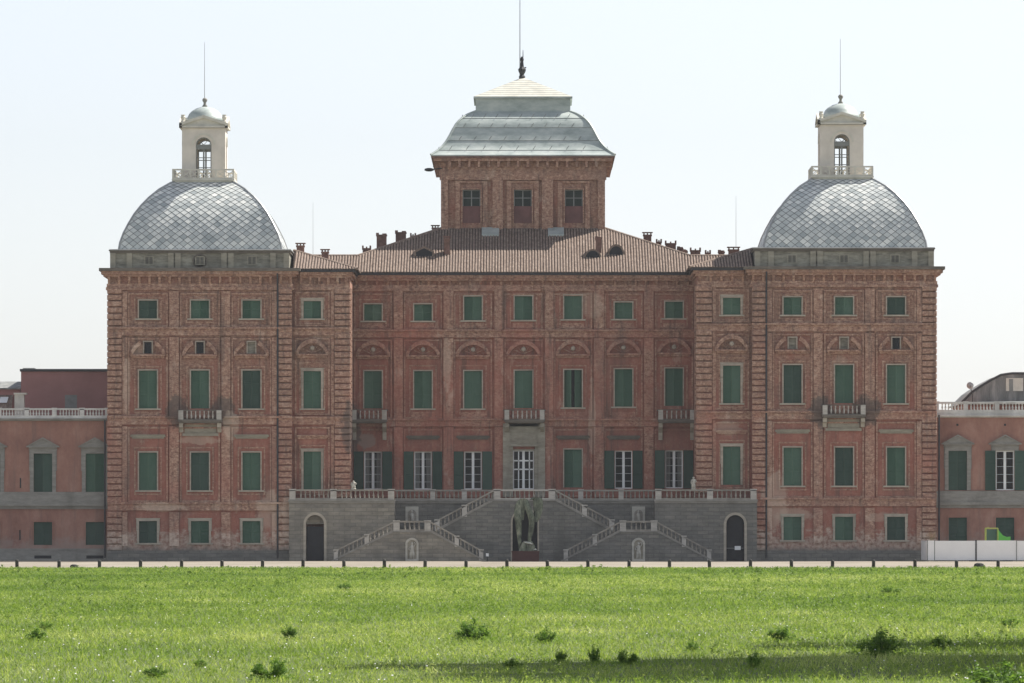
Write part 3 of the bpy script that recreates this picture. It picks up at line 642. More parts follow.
    for k in range(4):
        t = MB(); t.box(-e-.08, e+.08, -e-0.07, -e+0.07, zr1-0.14, zr1+0.02); t.box(-e-.05, e+.05, -e-0.05, -e+0.05, zr0, zr0+0.14)
        npan = 7; wdt = 2*e/npan
        for i in range(npan+1): xx_ = -e+i*wdt; t.box(xx_-0.09, xx_+0.09, -e-0.06, -e+0.06, zr0, zr1)
        for i in range(npan):
            if i in (0, 6) and False: continue
            xa = -e+i*wdt
            t.slant((xa,-e,zr0+.1),(xa+wdt,-e,zr1-.22),0.06,0.09); t.slant((xa,-e+.01,zr1-.22),(xa+wdt,-e+.01,zr0+.1),0.06,0.09)
        c_, s_ = math.cos(k*math.pi/2), math.sin(k*math.pi/2); rl.add([(lx+x*c_-y*s_, ly+x*s_+y*c_, z) for x,y,z in t.v], t.f)
    rl.obj('lantern_railing', 'lantern_stone', lan)
    # ---- side bay between tower and recessed front
    Yb = 1.0; c = 312.3; eb = 349.8 if s < 0 else 347.3; x0b, x1b = xx(291, eb, Yb); rows2 = [(301,318.5),(371,408.5),(451.5,489.5)]
    hs = [hole(fx(c), a, b, 17.5, Yb) for a, b in rows2]
    shell(MB(), x0b, x1b, Yb, 18, 0, Z(269,Yb), hs, sides=(s>0, s<0)).obj('wall', 'brick_wall', pal, org=((x0b+x1b)/2, Yb, 0))
    for j, h_ in enumerate(hs): window(pal, (h_[0]+h_[1])/2, h_[2], h_[3], M(17.5,Yb), Yb, 'shut', 'frame_stone', sill=j < 2, smat='shutter_green')
    a, b = xx(eb-15.3, eb, Yb); quoins(pal, a, b, Yb, Z(498,Yb), Z(288,Yb), 'brick_trim', -s)
    # quoined edge seen from the court
    xe = x1b if s < 0 else x0b
    qm = MB(); n = 36; z_0, z_1 = Z(498,Yb), Z(288,Yb)
    for i in range(n):
        zz0, zz1 = z_0+(z_1-z_0)*i/n+.05, z_0+(z_1-z_0)*(i+1)/n-.05; qm.box(min(xe,xe-s*0.16), max(xe,xe-s*0.16), Yb+0.5, Yb+2.2, zz0, zz1)
    qm.obj('quoin_strip', 'brick_trim', pal, org=(xe, Yb, z_0))
    for (t, u) in ((290,328.5),(336,417),(425,497)):
        u0, u1 = xx(eb-18.8, eb-15.8, Yb); MB().box(u0, u1, Yb-0.12, Yb+.05, Z(u,Yb), Z(t,Yb)).obj('pilaster', 'brick_trim', pal, org=(u0, Yb, Z(u,Yb)))
        m = MB(); frame_panel(m, X(fx(c),Yb)-1.75, X(fx(c),Yb)+1.75, Z(u-2,Yb), Z(t+2,Yb), Yb); frame_panel(m, X(fx(c),Yb)-1.3, X(fx(c),Yb)+1.3, Z(u-4,Yb), Z(t+7,Yb) if t == 290 else Z(t+26,Yb) if t == 336 else Z(t+20,Yb), Yb, 0.12, 0.04); m.obj('panel_moulding', 'brick_trim', pal, org=(X(fx(c),Yb), Yb, Z(u,Yb)))
    for (t, u, p) in ((329,335.5,.13),(418,424.5,.15)):
        MB().box(x0b, x1b, Yb-p-.1, Yb+.05, Z(u,Yb), Z(t,Yb)).box(x0b, x1b, Yb-p-.3, Yb+.05, Z(t,Yb)-.05, Z(t,Yb)+.14).obj('string_course', 'brick_trim', pal, org=((x0b+x1b)/2, Yb, Z(u,Yb)))
    arch_pediment(pal, X(fx(c),Yb), Z(354,Yb), 3.3, 1.4, Yb, 'brick_trim', boss=1 if s < 0 else 2)
    lm = MB(); lintel(lm, X(fx(c),Yb), Z(437.5,Yb), 3.2, Yb); lm.obj('lintel_cornice', 'brick_trim', pal, org=(X(fx(c),Yb), Yb, Z(437,Yb)))
    co = cornice(pal, x0b + (0.9 if s < 0 else 0.2), x1b - (0.2 if s < 0 else 0.9), Yb, Z(269.3,Yb), Z(290,Yb), 0.75, ends=(0,1) if s < 0 else (1,0), y1=17, top='gutter_metal')
    # its hipped tile roof
    ze = Z(269.3,Yb)+0.02; hx = 6.3; xt = x1b+0.75 if s < 0 else x0b-0.75; dirx = -1 if s < 0 else 1; rise = 2.15
    O = Vector((xt, Yb-0.75, ze)); apex = Vector((xt+dirx*(hx+.3), Yb-0.75+hx+.3, ze+rise))
    base = MB(); base.add([tuple(O), (xt+dirx*6.4, Yb-.75, ze), (xt+dirx*6.4, apex.y, apex.z), tuple(apex)], [(0,1,2,3)])
    base.add([tuple(O), tuple(apex), (apex.x, 20, apex.z), (xt, 20, ze)], [(0,1,2,3)]); base.add([tuple(O), (xt, 20, ze), (xt, 20, ze-.05), (xt, O.y, ze-.05)], [(0,1,2,3)])
    rf = base.obj('roof', 'tile_valley', pal, org=tuple(O))
    rm = MB(); L = math.hypot(hx+.3, rise); V = Vector((0, (hx+.3)/L, rise/L)); U = Vector((dirx, 0, 0))
    tile_slope(rm, None, O, U, V, [(0.15+i*0.29, -0.1, L*min(1, (0.15+i*0.29)/(hx+.3))) for i in range(22)])
    V2 = Vector((dirx*(hx+.3)/L, 0, rise/L)); tile_slope(rm, None, O, Vector((0,1,0)), V2, [(0.15+i*0.29, -0.1, L*min(1, (0.15+i*0.29)/(hx+.3))) for i in range(68)])
    rm.tube([tuple(O), tuple(apex)], [0.16]*2, 6)
    rm.obj('roof_tiles', 'roof_tile', rf)
for s in (-1, 1): corner_block(s)

# ---- recessed centre
Yc = 11.0
CC = [373, 423, 473, 523.5, 573, 623.5, 674]
xc0, xc1 = X(345, Yc), X(699, Yc)
hs = []; wins = []
for i, c in enumerate(CC):
    top = (296.5, 320.3) if i in (2,3,4) else (304.3, 320.8)
    wins.append((c, *top, 17.6, 'shut', 0)); wins.append((c, 371, 408.5, 17.6, 'ajar' if i == 4 else 'shut', 1))
    if i == 3: wins.append((c, 450.5, 489.5, 21, 'door', 2))
    elif i == 4: wins.append((c, 450, 488, 17.6, 'shut', 2))
    else: wins.append((c, 451.5, 489.5, 17.6, 'open', 2))
up = lambda c, j=0: -max(0, (c-500)/174*(2.6 if j < 2 else 1.2))
wins = [(c, a+up(c,j), b+up(c,j), w_, k, j) for (c, a, b, w_, k, j) in wins]
for (c, a, b, w_, k, j) in wins: hs.append(hole(c, a, b, w_, Yc))
shell(MB(), xc0, xc1, Yc, 40, 0, Z(277,Yc), hs, sides=(0,0), top=True).obj('wall', 'red_wall', pal, org=(0, Yc, 0))
MB().box(xc0+.1, xc1-.1, Yc+3.5, Yc+3.8, 0, Z(280,Yc)).obj('dark_backing', 'dark_wood_and_gloom', pal, org=(0, Yc+3.5, 0))  # added near-black partition that keeps the interior behind the glazing dark
for (c, a, b, w_, k, j), h_ in zip(wins, hs):
    window(pal, (h_[0]+h_[1])/2, h_[2], h_[3], h_[1]-h_[0], Yc, k, 'portal_stone' if k == 'door' else 'frame_stone' if k != 'open' else 'red_trim', sill=(j == 0 or (j == 1 and c not in (373, 523.5, 674))), fw=0.05 if k == 'open' else 0.12,
           curtain=(1 if c in (373, 674) else 2 if c in (423,) else 0), smat='shutter_green')
pils = [(394,403),(443.5,453.5),(494.5,503.5),(545,553.5),(594,604),(644,653.5)]
for (a, b) in pils:
    for (t, u) in ((291,331),(338,419),(427,497)):
        MB().box(X(a,Yc), X(b,Yc), Yc-0.26, Yc+.05, Z(u,Yc), Z(t,Yc)).obj('pilaster', 'red_trim', pal, org=(X((a+b)/2,Yc), Yc, Z(u,Yc)))
for (t, u, p) in ((331,337.5,.19),(420,426.5,.2)):
    MB().box(xc0, xc1, Yc-p-.1, Yc+.05, Z(u,Yc), Z(t,Yc)).box(xc0, xc1, Yc-p-.32, Yc+.05, Z(t,Yc)-.05, Z(t,Yc)+.14).obj('string_course', 'red_trim', pal, org=(0, Yc, Z(u,Yc)))
m = MB(); m2 = MB()
for i, c in enumerate(CC):
    cx = X(c,Yc)
    frame_panel(m, cx-1.95, cx+1.95, Z(330,Yc), Z(293.5,Yc), Yc); frame_panel(m, cx-1.95, cx+1.95, Z(418.5,Yc), Z(339.5,Yc), Yc); frame_panel(m, cx-1.95, cx+1.95, Z(497,Yc), Z(429,Yc), Yc)
    frame_panel(m, cx-1.4, cx+1.4, Z(328,Yc), Z(299 if i not in (2,3,4) else 294.6,Yc), Yc, .12, .05); frame_panel(m, cx-1.4, cx+1.4, Z(415,Yc), Z(365,Yc), Yc, .12, .05)
    m.box(cx-1.1, cx+1.1, Yc-.06, Yc+.04, Z(327.5,Yc), Z(323,Yc)); m.box(cx-1.2, cx+1.2, Yc-.06, Yc+.04, Z(417,Yc), Z(412,Yc))
    arch_pediment(pal, cx, Z(355.3+up(c),Yc), 3.5, 1.4, Yc, 'red_trim', boss=2)
    if i not in (0,3,6): lm = MB(); lintel(lm, cx, Z(438,Yc), 3.4, Yc); lm.obj('lintel_cornice', 'cornice_stone', pal, org=(cx, Yc, Z(438,Yc)))
m.obj('panel_moulding', 'red_trim', pal, org=(0,Yc,Z(497,Yc)))
cornice(pal, xc0, xc1, Yc, Z(272.5,Yc), Z(291,Yc), 0.9, 'red_trim', ends=(0,0), y1=Yc+1, top='gutter_metal')
for (a, b, k) in ((350.5,388.5,1.7),(503,546,1.8),(656.5,696,1.7)): balcony(pal, X(a,Yc)+.2, X(b,Yc)-.2, Yc, Z(420,Yc), 1.05, 1.3, k, ctop=1 if a != 503 else 0)
# stone portal under the middle balcony
m = MB(); px = X(524,Yc)
m.box(px-2.15, px-1.45, Yc-.45, Yc+.04, Z(497,Yc), Z(423.5,Yc)); m.box(px+1.45, px+2.15, Yc-.45, Yc+.04, Z(497,Yc), Z(423.5,Yc))
m.box(px-1.45, px+1.45, Yc-.3, Yc+.04, Z(446,Yc), Z(423.5,Yc)); m.box(px-1.6, px+1.6, Yc-.55, Yc-.3, Z(446.5,Yc), Z(444,Yc)); frame_panel(m, px-1.25, px+1.25, Z(441,Yc), Z(428,Yc), Yc-.3, .12, .08)
m.box(px-1.45, px-1.12, Yc-.3, Yc-.12, Z(497,Yc), Z(446,Yc)); m.box(px+1.12, px+1.45, Yc-.3, Yc-.12, Z(497,Yc), Z(446,Yc))
m.obj('portal', 'portal_stone', pal, org=(px, Yc, Z(497,Yc)))
m = MB(); wz0, wz1 = Z(489.5,Yc), Z(450.5,Yc)
for t in (0.28, 0.5): m.box(px-1.1, px+1.1, Yc+.13, Yc+.2, wz0+(wz1-wz0)*(1-t), wz0+(wz1-wz0)*(1-t)+.14)
for sx in (-1,1): m.box(px+sx*.55-.06, px+sx*.55+.06, Yc+.13, Yc+.2, wz0, wz1)
m.obj('door_frame', 'white_paint', pal, org=(px, Yc, wz0))

# ---- main roof
Ye = Yc-0.9; Ze = Z(272.5,Yc)+0.02; Yt = 21.0; Zt = Z(228.5,Yt); run = Yt-Ye; L = math.hypot(run, Zt-Ze); V = Vector((0, run/L, (Zt-Ze)/L)); O = Vector((0, Ye, Ze))
zr = lambda y: Ze + (y-Ye)*(Zt-Ze)/run
Yr = 14.1; xa, xb = X(441,Yt), X(605,Yt); xl, xr = X(358,Yr), X(690,Yr); xL, xR = X(300,Yr), X(742,Yr)
Ybk = Yt + 17; fz = lambda x, y, z: (x, y, z)
m = MB()
m.add([(xL,Ye,Ze),(xR,Ye,Ze),(xR,Yr,zr(Yr)),(xr,Yr,zr(Yr)),(xb,Yt,Zt),(xa,Yt,Zt),(xl,Yr,zr(Yr)),(xL,Yr,zr(Yr))], [tuple(range(8))])
m.add([(xL,Yr,zr(Yr)),(xR,Yr,zr(Yr)),(xR,Yr+5,Ze-.3),(xL,Yr+5,Ze-.3)], [(0,1,2,3)])
m.add([(xl,Yr,zr(Yr)),(xa,Yt,Zt),(xa,Ybk,Zt),(xl,Ybk+6.9,zr(Yr))], [(0,1,2,3)]); m.add([(xr,Yr,zr(Yr)),(xb,Yt,Zt),(xb,Ybk,Zt),(xr,Ybk+6.9,zr(Yr))], [(0,1,2,3)])
m.add([(xa,Ybk,Zt),(xb,Ybk,Zt),(xr,Ybk+6.9,zr(Yr)),(xl,Ybk+6.9,zr(Yr))], [(0,1,2,3)])
roof = m.obj('roof', 'tile_valley', pal, org=(0, Ye, Ze))
sp = []; u = xL+.1
while u < xR:
    if u < xl or u > xr: v1 = (Yr-Ye)/run*L
    elif u < xa: v1 = ((Yr-Ye)/run + (u-xl)/(xa-xl)*(Yt-Yr)/run)*L
    elif u > xb: v1 = ((Yr-Ye)/run + (xr-u)/(xr-xb)*(Yt-Yr)/run)*L
    else: v1 = L
    sp.append((u, -0.12, v1)); u += 0.29
rm = MB(); tile_slope(rm, None, O, Vector((1,0,0)), V, sp)
rm.tube([(xl,Yr,zr(Yr)),(xa,Yt,Zt)], [.16,.16], 6); rm.tube([(xr,Yr,zr(Yr)),(xb,Yt,Zt)], [.16,.16], 6); rm.tube([(xL,Yr,zr(Yr)),(xl,Yr,zr(Yr))], [.15,.15], 6); rm.tube([(xr,Yr,zr(Yr)),(xR,Yr,zr(Yr))], [.15,.15], 6)
rm.obj('roof_tiles', 'roof_tile', roof)
def chimney(x0, x1, yt, yb, Y, style=0, parent=roof, mat='chimney_brick', depth=0.9):
    a, b = X(x0,Y), X(x1,Y); zt, zb = Z(yt,Y), Z(yb,Y)-1.2; m = MB(); cap = 0.26 if style != 2 else 0.0
    m.box(a+.06, b-.06, Y, Y+depth, zb, zt-cap-.15); m.box(a, b, Y-.06, Y+depth+.06, zt-cap-.15, zt-cap)
    if style == 1:
        for x in (a+.05, (a+b)/2-.06, b-.17): m.box(x, x+.12, Y, Y+.15, zt-cap, zt-.08); m.box(x, x+.12, Y+depth-.15, Y+depth, zt-cap, zt-.08)
        m.box(a-.08, b+.08, Y-.1, Y+depth+.1, zt-.08, zt)
    elif style == 0:
        for x in (a, b-.16): m.box(x, x+.16, Y-.02, Y+depth, zt-cap, zt)
        m.box((a+b)/2-.07, (a+b)/2+.07, Y+.2, Y+.6, zt-cap, zt-.1)
    elif style == 2: m.box(a, a+.3, Y, Y+.4, zt, zt+.18); m.box(b-.5, b-.06, Y+.1, Y+.5, zt, zt+.12)
    return m.obj('chimney', mat, parent, org=((a+b)/2, Y, zb))
for args in ((656,662,239,250,19,0),(683,688,251,257,15,2),(705,711,250,257,15,0),(410,416,233,243,22,0),(296,304.6,242.8,251.6,8,1),(321,329,249,259,5,1),(362,371,245.5,255,16,0),(376,387,234.5,251.6,22,2),(395,406.5,232,245.5,24,2),(431.5,439,225,233,30,1),
             (643,652,232,244,24,1),(665,676.5,240.5,251,20,0),(677,683.5,248,253,19,2),(690,701,247.5,256,15,0),(718,725,251.5,256,15,2),(728,739.5,246.7,255.5,9,1),
             (443.5,450,236,256,14.2,1),(595,602,238,256,14.6,2)): chimney(*args)
for (x, y0, y1, Y) in ((313,202,262,7),(736,196,250,9.4)): 
    rod(pal, 'antenna', X(x,Y), Y, Z(y1,Y), Z(y0,Y), 0.022); 
def dormer(px0, px1, yb, yt, rounded):                        # low roof hatch, its unlit opening painted as a dark front panel
    Y = Ye + (Z(yb,14)-Ze)/(Zt-Ze)*run; a, b = X(px0,Y), X(px1,Y); z0 = zr(Y); z1 = Z(yt,Y); m = MB(); n = 10; c = (a+b)/2; r = (b-a)/2
    top = [(c+math.cos(math.pi*i/n)*r, z0+math.sin(math.pi*i/n)*(z1-z0)) for i in range(n+1)] if rounded else [(b,z0),(b,z0+(z1-z0)*.55),(c,z1),(a,z0+(z1-z0)*.55),(a,z0)]
    m.prism(top, Y, Y+2.6); o = m.obj('dormer', 'roof_tile', roof, org=(c, Y, z0))
    k = MB(); k.prism([(c+(x-c)*.8, z0+(z-z0)*.8) for x, z in top], Y-.03, Y+.05); k.obj('dormer_opening', 'dark_wood_and_gloom', o)
dormer(584,601.5,258,249,True); dormer(607.5,624.7,255,244,True); dormer(414,434,257,246,False)
for (p0, p1) in ((481.7,499),(548,564)):
    Y = 19.0; z = zr(Y)+.2; MB().add([(X(p0,Y),Y,z),(X(p1,Y),Y,z),(X(p1,Y),Y+1.9,z+.85),(X(p0,Y),Y+1.9,z+.85),(X(p0,Y),Y,z-.25),(X(p1,Y),Y,z-.25)], [(0,1,2,3),(4,5,1,0)]).obj('skylight', 'zinc', roof, org=(X(p0,Y),Y,z))

# ---- central tower
ty0, tw = Yt, X(605,Yt)-X(441,Yt); tx = (X(605,Yt)+X(441,Yt))/2; ty1 = ty0+tw; z0, z1 = Zt-3, Z(158,Yt)
TC = [471.5, 522.8, 573.8]
hs = [hole(c, 189.5, 223, 18, ty0) for c in TC]
shell(MB(), X(441,Yt), X(605,Yt), ty0, ty1, z0, z1, hs).obj('wall', 'brick_wall', pal, org=(tx, ty0, z0))
m = MB()
for (a, b) in ((441,448),(492.5,503),(542,553),(598,605)): m.box(X(a,Yt), X(b,Yt), ty0-.3, ty0+.05, Zt-.5, Z(180,Yt))
m.box(X(441,Yt)-.14, X(605,Yt)+.14, ty0-.3, ty0+.05, Z(180,Yt), Z(174,Yt))
for c in TC: m.box(X(c-16,Yt), X(c-11.5,Yt), ty0-.16, ty0+.05, Zt-.5, Z(183,Yt)); m.box(X(c+11.5,Yt), X(c+16,Yt), ty0-.16, ty0+.05, Zt-.5, Z(183,Yt)); m.box(X(c-16,Yt), X(c+16,Yt), ty0-.165, ty0+.05, Z(183,Yt), Z(181,Yt))
m.obj('tower_pilasters', 'brick_trim', pal, org=(tx, ty0, Zt))
for c, h_ in zip(TC, hs):
    wo = window(pal, (h_[0]+h_[1])/2, h_[2], h_[3], h_[1]-h_[0], ty0, 'none', 'brick_trim', sill=False, fw=.12)
    zm = Z(206,Yt); MB().box(h_[0], h_[1], ty0+.2, ty0+.3, h_[2], zm).obj('infill_panel', 'faded_red_panel', wo)
    fr = MB(); mid = (h_[0]+h_[1])/2
    fr.box(h_[0], h_[0]+.1, ty0+.25, ty0+.33, zm, h_[3]); fr.box(h_[1]-.1, h_[1], ty0+.25, ty0+.33, zm, h_[3]); fr.box(mid-.06, mid+.06, ty0+.25, ty0+.33, zm, h_[3]); fr.box(h_[0], h_[1], ty0+.26, ty0+.32, zm+.8, zm+.88); fr.box(h_[0], h_[1], ty0+.24, ty0+.34, h_[3]-.12, h_[3]); fr.obj('casement', 'grey_paint', wo)
    MB().quad((h_[0],ty0+.3,zm),(h_[1],ty0+.3,zm),(h_[1],ty0+.3,h_[3]),(h_[0],ty0+.3,h_[3])).obj('pane', 'glass', wo)
    MB().box(h_[0], h_[1], ty0+.8, ty0+.9, zm, h_[3]).obj('shutter', 'dark_green_shutter', wo)
def ring(m, hw, z0_, z1_, cx=tx, cy=(ty0+ty1)/2): m.box(cx-hw, cx+hw, cy-hw, cy+hw, z0_, z1_)
hb = tw/2; tcy = (ty0+ty1)/2; zt_ = Z(155,20.2)
m = MB(); ring(m, hb+1.0, zt_-.32, zt_); tc = m.obj('tower_cornice', 'chimney_brick', pal, org=(tx, tcy, zt_))
m = MB(); ring(m, hb+.82, zt_-.62, zt_-.32); ring(m, hb+.08, zt_-1.6, zt_-.62); ring(m, hb+.18, zt_-1.95, zt_-1.6); m.obj('tower_frieze', 'brick_trim', tc)
me = MB().box(-.13, .13, -.50, .24, 0, .63).mesh('modillion', 'brick_trim')
for k in range(4):
    for i in range(1, 17):
        x_ = -hb-.1+(2*hb+.2)*i/17; y_ = -hb-.25; c_, s_ = math.cos(k*math.pi/2), math.sin(k*math.pi/2)
        o = inst('modillion', me, tc, (tx+x_*c_-y_*s_, tcy+x_*s_+y_*c_, zt_-1.25)); o.rotation_euler.z = k*math.pi/2
prof = [(92.3,154.8),(88,152.3),(82,147.8),(77.5,142.5),(73.5,136),(69.8,129),(65.5,122.5),(60,117.5),(54,114),(46.5,111.2)]
P = []
def smooth(pr, k=4):
    out = []
    for i in range(len(pr)-1):
        p0, p1, p2, p3 = pr[max(i-1,0)], pr[i], pr[i+1], pr[min(i+2,len(pr)-1)]
        for j in range(k):
            t = j/k; out.append(tuple(.5*((2*p1[c])+(-p0[c]+p2[c])*t+(2*p0[c]-5*p1[c]+4*p2[c]-p3[c])*t*t+(-p0[c]+3*p1[c]-3*p2[c]+p3[c])*t**3) for c in (0,1)))
    return out + [pr[-1]]
for hw, y in smooth(prof): yf = tcy - M(hw,22); P.append((M(hw,yf), Z(y,yf)))
m = MB().lathe(tx, tcy, [(P[0][0], P[0][1]-.12)]+P, 4, 0, True); bell = m.obj('tower_roof', 'zinc', pal, org=(tx, tcy, P[0][1]))
m = MB()
for k, (i, f) in enumerate(((6,.0),(13,.2),(20,.8),(27,.2))):
    r = P[i][0]*(1-f)+P[i+1][0]*f; z = P[i][1]*(1-f)+P[i+1][1]*f; t = MB()
    t.box(-r-.03, r+.03, -r-.03, -r+.1, z-.02, z+.03)
    for q in range(9):
        xx_ = -r+2*r*(q+.7+.12*(k%2))/10.2; t.slant((xx_, -r-.03, z+.05), (xx_+.26, -r+.06, z+.42), .05, .08)
    for kk in range(4):
        c_, s_ = math.cos(kk*math.pi/2), math.sin(kk*math.pi/2); m.add([(tx+x*c_-y*s_, tcy+x*s_+y*c_, z_) for x,y,z_ in t.v], t.f)
m.obj('roof_seams', 'mansard_metal', bell)
for k in range(4):
    a = math.pi/4+k*math.pi/2; MB().tube([(tx+math.cos(a)*r*1.4142, tcy+math.sin(a)*r*1.4142, z+.02) for r, z in P], [.12]*len(P), 6).obj('hip_roll', 'zinc', bell)
hw1 = M(47.3, 25); zb1, zt1 = P[-1][1]-.1, Z(98,25.5)
m = MB(); ring(m, hw1, zb1, zt1-.1); m.obj('roof_drum', 'zinc', bell)
m = MB(); ring(m, hw1+.22, zt1-.12, zt1+.08); m.obj('drum_cornice', 'zinc', bell)
m = MB().lathe(tx, tcy, [(hw1+.2, 0), (0.12, Z(78,tcy)-zt1-.06)], 4, zt1+.08, True); rc_ = m.obj('roof_cap', 'zinc_cream', bell)
m = MB(); Hc = Z(78,tcy)-zt1-.06
for i in range(1, 9):
    f = i/9.5; r = (hw1+.2)*(1-f)+.12*f; z = zt1+.08+Hc*f
    for a_ in range(4):
        t0, t1 = math.pi/4+a_*math.pi/2, math.pi/4+(a_+1)*math.pi/2; m.tube([(tx+math.cos(t0)*r*1.4142, tcy+math.sin(t0)*r*1.4142, z), (tx+math.cos(t1)*r*1.4142, tcy+math.sin(t1)*r*1.4142, z)], [.025,.025], 4)
m.obj('cap_seams', 'slate', rc_)
m = MB(); zc = Z(78.5,tcy); m.lathe(tx-.1, tcy, [(.3,0),(.34,.3),(.2,.5),(.36,.8),(.42,1.05),(.2,1.35),(.14,1.9),(.2,2.1),(.1,2.4)], 8, zc-.1)
m.slant((tx-.1,tcy,zc+1.0),(tx+.35,tcy,zc+1.1),.1,.12); m.obj('finial', 'dark_metal', bell)
rod(bell, 'lightning_rod', tx-.32, tcy, zc-.3, Z(-30,tcy), .06)
rod(bell, 'cross', tx, tcy, zc+2.2, zc+3.0, .05, 'dark_metal')
m = MB().box(-.1,.1,-.1,.1,-.1,.1); m = MB(); m.lathe(X(429,20), 20.6, [(.25,0),(.5,.1),(.45,.28),(.2,.35)], 10, Z(171,20)); m.slant((X(429,20),20.6,Z(170,20)),(X(443,20),21,Z(168,20)),.12,.12); m.obj('loudspeaker', 'dark_metal', pal, org=(X(429,20),20.6,Z(170,20)))

# ------------------------------------------------------------------ terrace with the twin staircase
ter = thing('terrace_staircase', (0, -1, 0), 'grey stone terrace with mirrored balustraded double stairs against the palace front', 'staircase')
zT = Z(500,-1); bal = Balus(ter)
YF, YM, YB, YW = -3.2, -0.4, 4.0, -1.0                        # front flights, upper flights, back wall, terrace ends
SL = lambda a: a
ends = [(289, 394.5, 315), (655, 757, 735.3)]
for k, (a, b, dc) in enumerate(ends):
    x0, x1 = X(a,YW), X(b,YW); dw = M(9,YW); zsp = Z(524,YW) ; cx = X(dc,YW); yend = 10.9
    m = MB(); n = 12; arcp = [(cx+math.cos(math.pi*i/n)*dw, zsp+math.sin(math.pi*i/n)*dw) for i in range(n+1)]
    m.quad((x0,YW,0),(cx-dw,YW,0),(cx-dw,YW,zsp),(x0,YW,zsp)); m.quad((cx+dw,YW,0),(x1,YW,0),(x1,YW,zsp),(cx+dw,YW,zsp)); zt2 = zT
    for i in range(n):
        (xa_, za_), (xb_, zb_) = arcp[i], arcp[i+1]; 
        f0, f1 = 1-2*i/n, 1-2*(i+1)/n; ex = lambda f: cx + (x1-cx)*f if f > 0 else cx + (cx-x0)*f
        m.quad((xa_,YW,za_),(ex(f0),YW,zt2),(ex(f1),YW,zt2),(xb_,YW,zb_)); m.quad((xa_,YW,za_),(xb_,YW,zb_),(xb_,YW+.9,zb_),(xa_,YW+.9,za_))
    m.add([(cx+dw,YW,zsp),(x1,YW,zsp),(x1,YW,zt2)],[(0,1,2)]); m.add([(cx-dw,YW,zsp),(x0,YW,zt2),(x0,YW,zsp)],[(0,1,2)])
    for sx in (-1,1): m.quad((cx+sx*dw,YW,0),(cx+sx*dw,YW+.9,0),(cx+sx*dw,YW+.9,zsp),(cx+sx*dw,YW,zsp))
    m.quad((x0,YW,0),(x0,YW,zt2),(x0,yend,zt2),(x0,yend,0)); m.quad((x1,YW,0),(x1,yend,0),(x1,yend,zt2),(x1,YW,zt2)); m.quad((x0,YW,zt2),(x1,YW,zt2),(x1,yend,zt2),(x0,yend,zt2))
    m.obj('terrace_wall', 'terrace_stone' if k else 'stair_stone', ter, org=(cx, YW, 0))
    fr = MB()
    for i in range(n):
        q = lambda t, r: (cx+math.cos(t)*r, zsp+math.sin(t)*r); a0_, a1_ = math.pi*i/n, math.pi*(i+1)/n
        fr.prism([q(a0_,dw),q(a0_,dw+.26),q(a1_,dw+.26),q(a1_,dw)], YW-.08, YW+.1)
    for sx in (-1,1): fr.box(min(cx+sx*dw,cx+sx*(dw+.26)), max(cx+sx*dw,cx+sx*(dw+.26)), YW-.08, YW+.1, 0, zsp)
    fo = fr.obj('door_arch', 'pale_stone', ter, org=(cx, YW, 0))
    MB().box(cx-dw+.05, cx+dw-.05, YW+.6, YW+.75, 0.05, Z(526.5,YW) if k == 0 else Z(515,YW)).obj('door', 'dark_wood_and_gloom', fo)
    MB().prism([p for p in arcp] , YW+.78, YW+.9).obj('door_tympanum', 'stair_stone' if k == 0 else 'dark_wood_and_gloom', fo)
    if k: MB().box(cx-.05, cx+.55, YW+.2, YW+.24, Z(550,YW), Z(546,YW)).obj('notice', 'white_paint', fo); MB().box(cx-dw, cx+dw, YW+.25, YW+.3, Z(548.5,YW), Z(547.9,YW)).obj('barrier_bar', 'grey_paint', fo)
    MB().box(x0-.08, x1+.08, YW-.2, YW+.3, zT-.12, zT+.06).box(x0-.03, x1+.03, YW-.1, YW+.3, zT-.3, zT-.12).obj('coping', 'wing_stone', ter, org=(cx, YW, zT))
    bal.run((x0+.05, YW+.1, zT+.06), (x1-.05, YW+.1, zT+.06), 1.0, (0, .42, 1) if k == 0 else (0, .54, 1))
    rx = x1 if k == 0 else x0
# middle terrace, set back
x0, x1 = X(394,YB), X(656,YB)
MB().box(x0, x1, YB, 10.9, 0, zT).obj('terrace_wall', 'terrace_stone', ter, org=(0, YB, 0))
MB().box(x0, x1, YB-.2, YB+.3, zT-.12+.01, zT+.06).box(x0, x1, YB-.1, YB+.3, zT-.3, zT-.12).obj('coping', 'wing_stone', ter, org=(0, YB, zT))
bal.run((x0+.1, YB+.1, zT+.06), (X(500,YB), YB+.1, zT+.06), 1.0, (.36, .66), pw=.5); bal.run((X(549,YB), YB+.1, zT+.06), (x1-.1, YB+.1, zT+.06), 1.0, (.3,.68), pw=.5)
# upper flights: wall with sloping shoulders
zL = Z(531.5,YF); xm0, xm1 = X(494,YM), X(555,YM); lx0, lx1 = X(436,YM), X(613,YM)
ac = X(525,YM); aw = M(12.5,YM); azs = Z(522,YM); n = 12
out = [(lx0-2,0),(lx0-2,zL),(lx0,zL),(xm0,zT),(xm1,zT),(lx1,zL),(lx1+2,zL),(lx1+2,0)]
m = MB()
arcp = [(ac+math.cos(math.pi*i/n)*aw, azs+math.sin(math.pi*i/n)*aw) for i in range(n+1)]
m.add([(x,YM,z) for x,z in [(lx0-2,0),(lx0-2,zL),(lx0,zL),(xm0,zT),(ac,zT)] + [p for p in reversed(arcp[n//2:])][::-1] + [(ac-aw,0)]], [tuple(range(5+n//2+2))])
m.add([(x,YM,z) for x,z in [(lx1+2,0),(lx1+2,zL),(lx1,zL),(xm1,zT),(ac,zT)] + arcp[:n//2+1][::-1] + [(ac+aw,0)]], [tuple(range(5+n//2+2))])
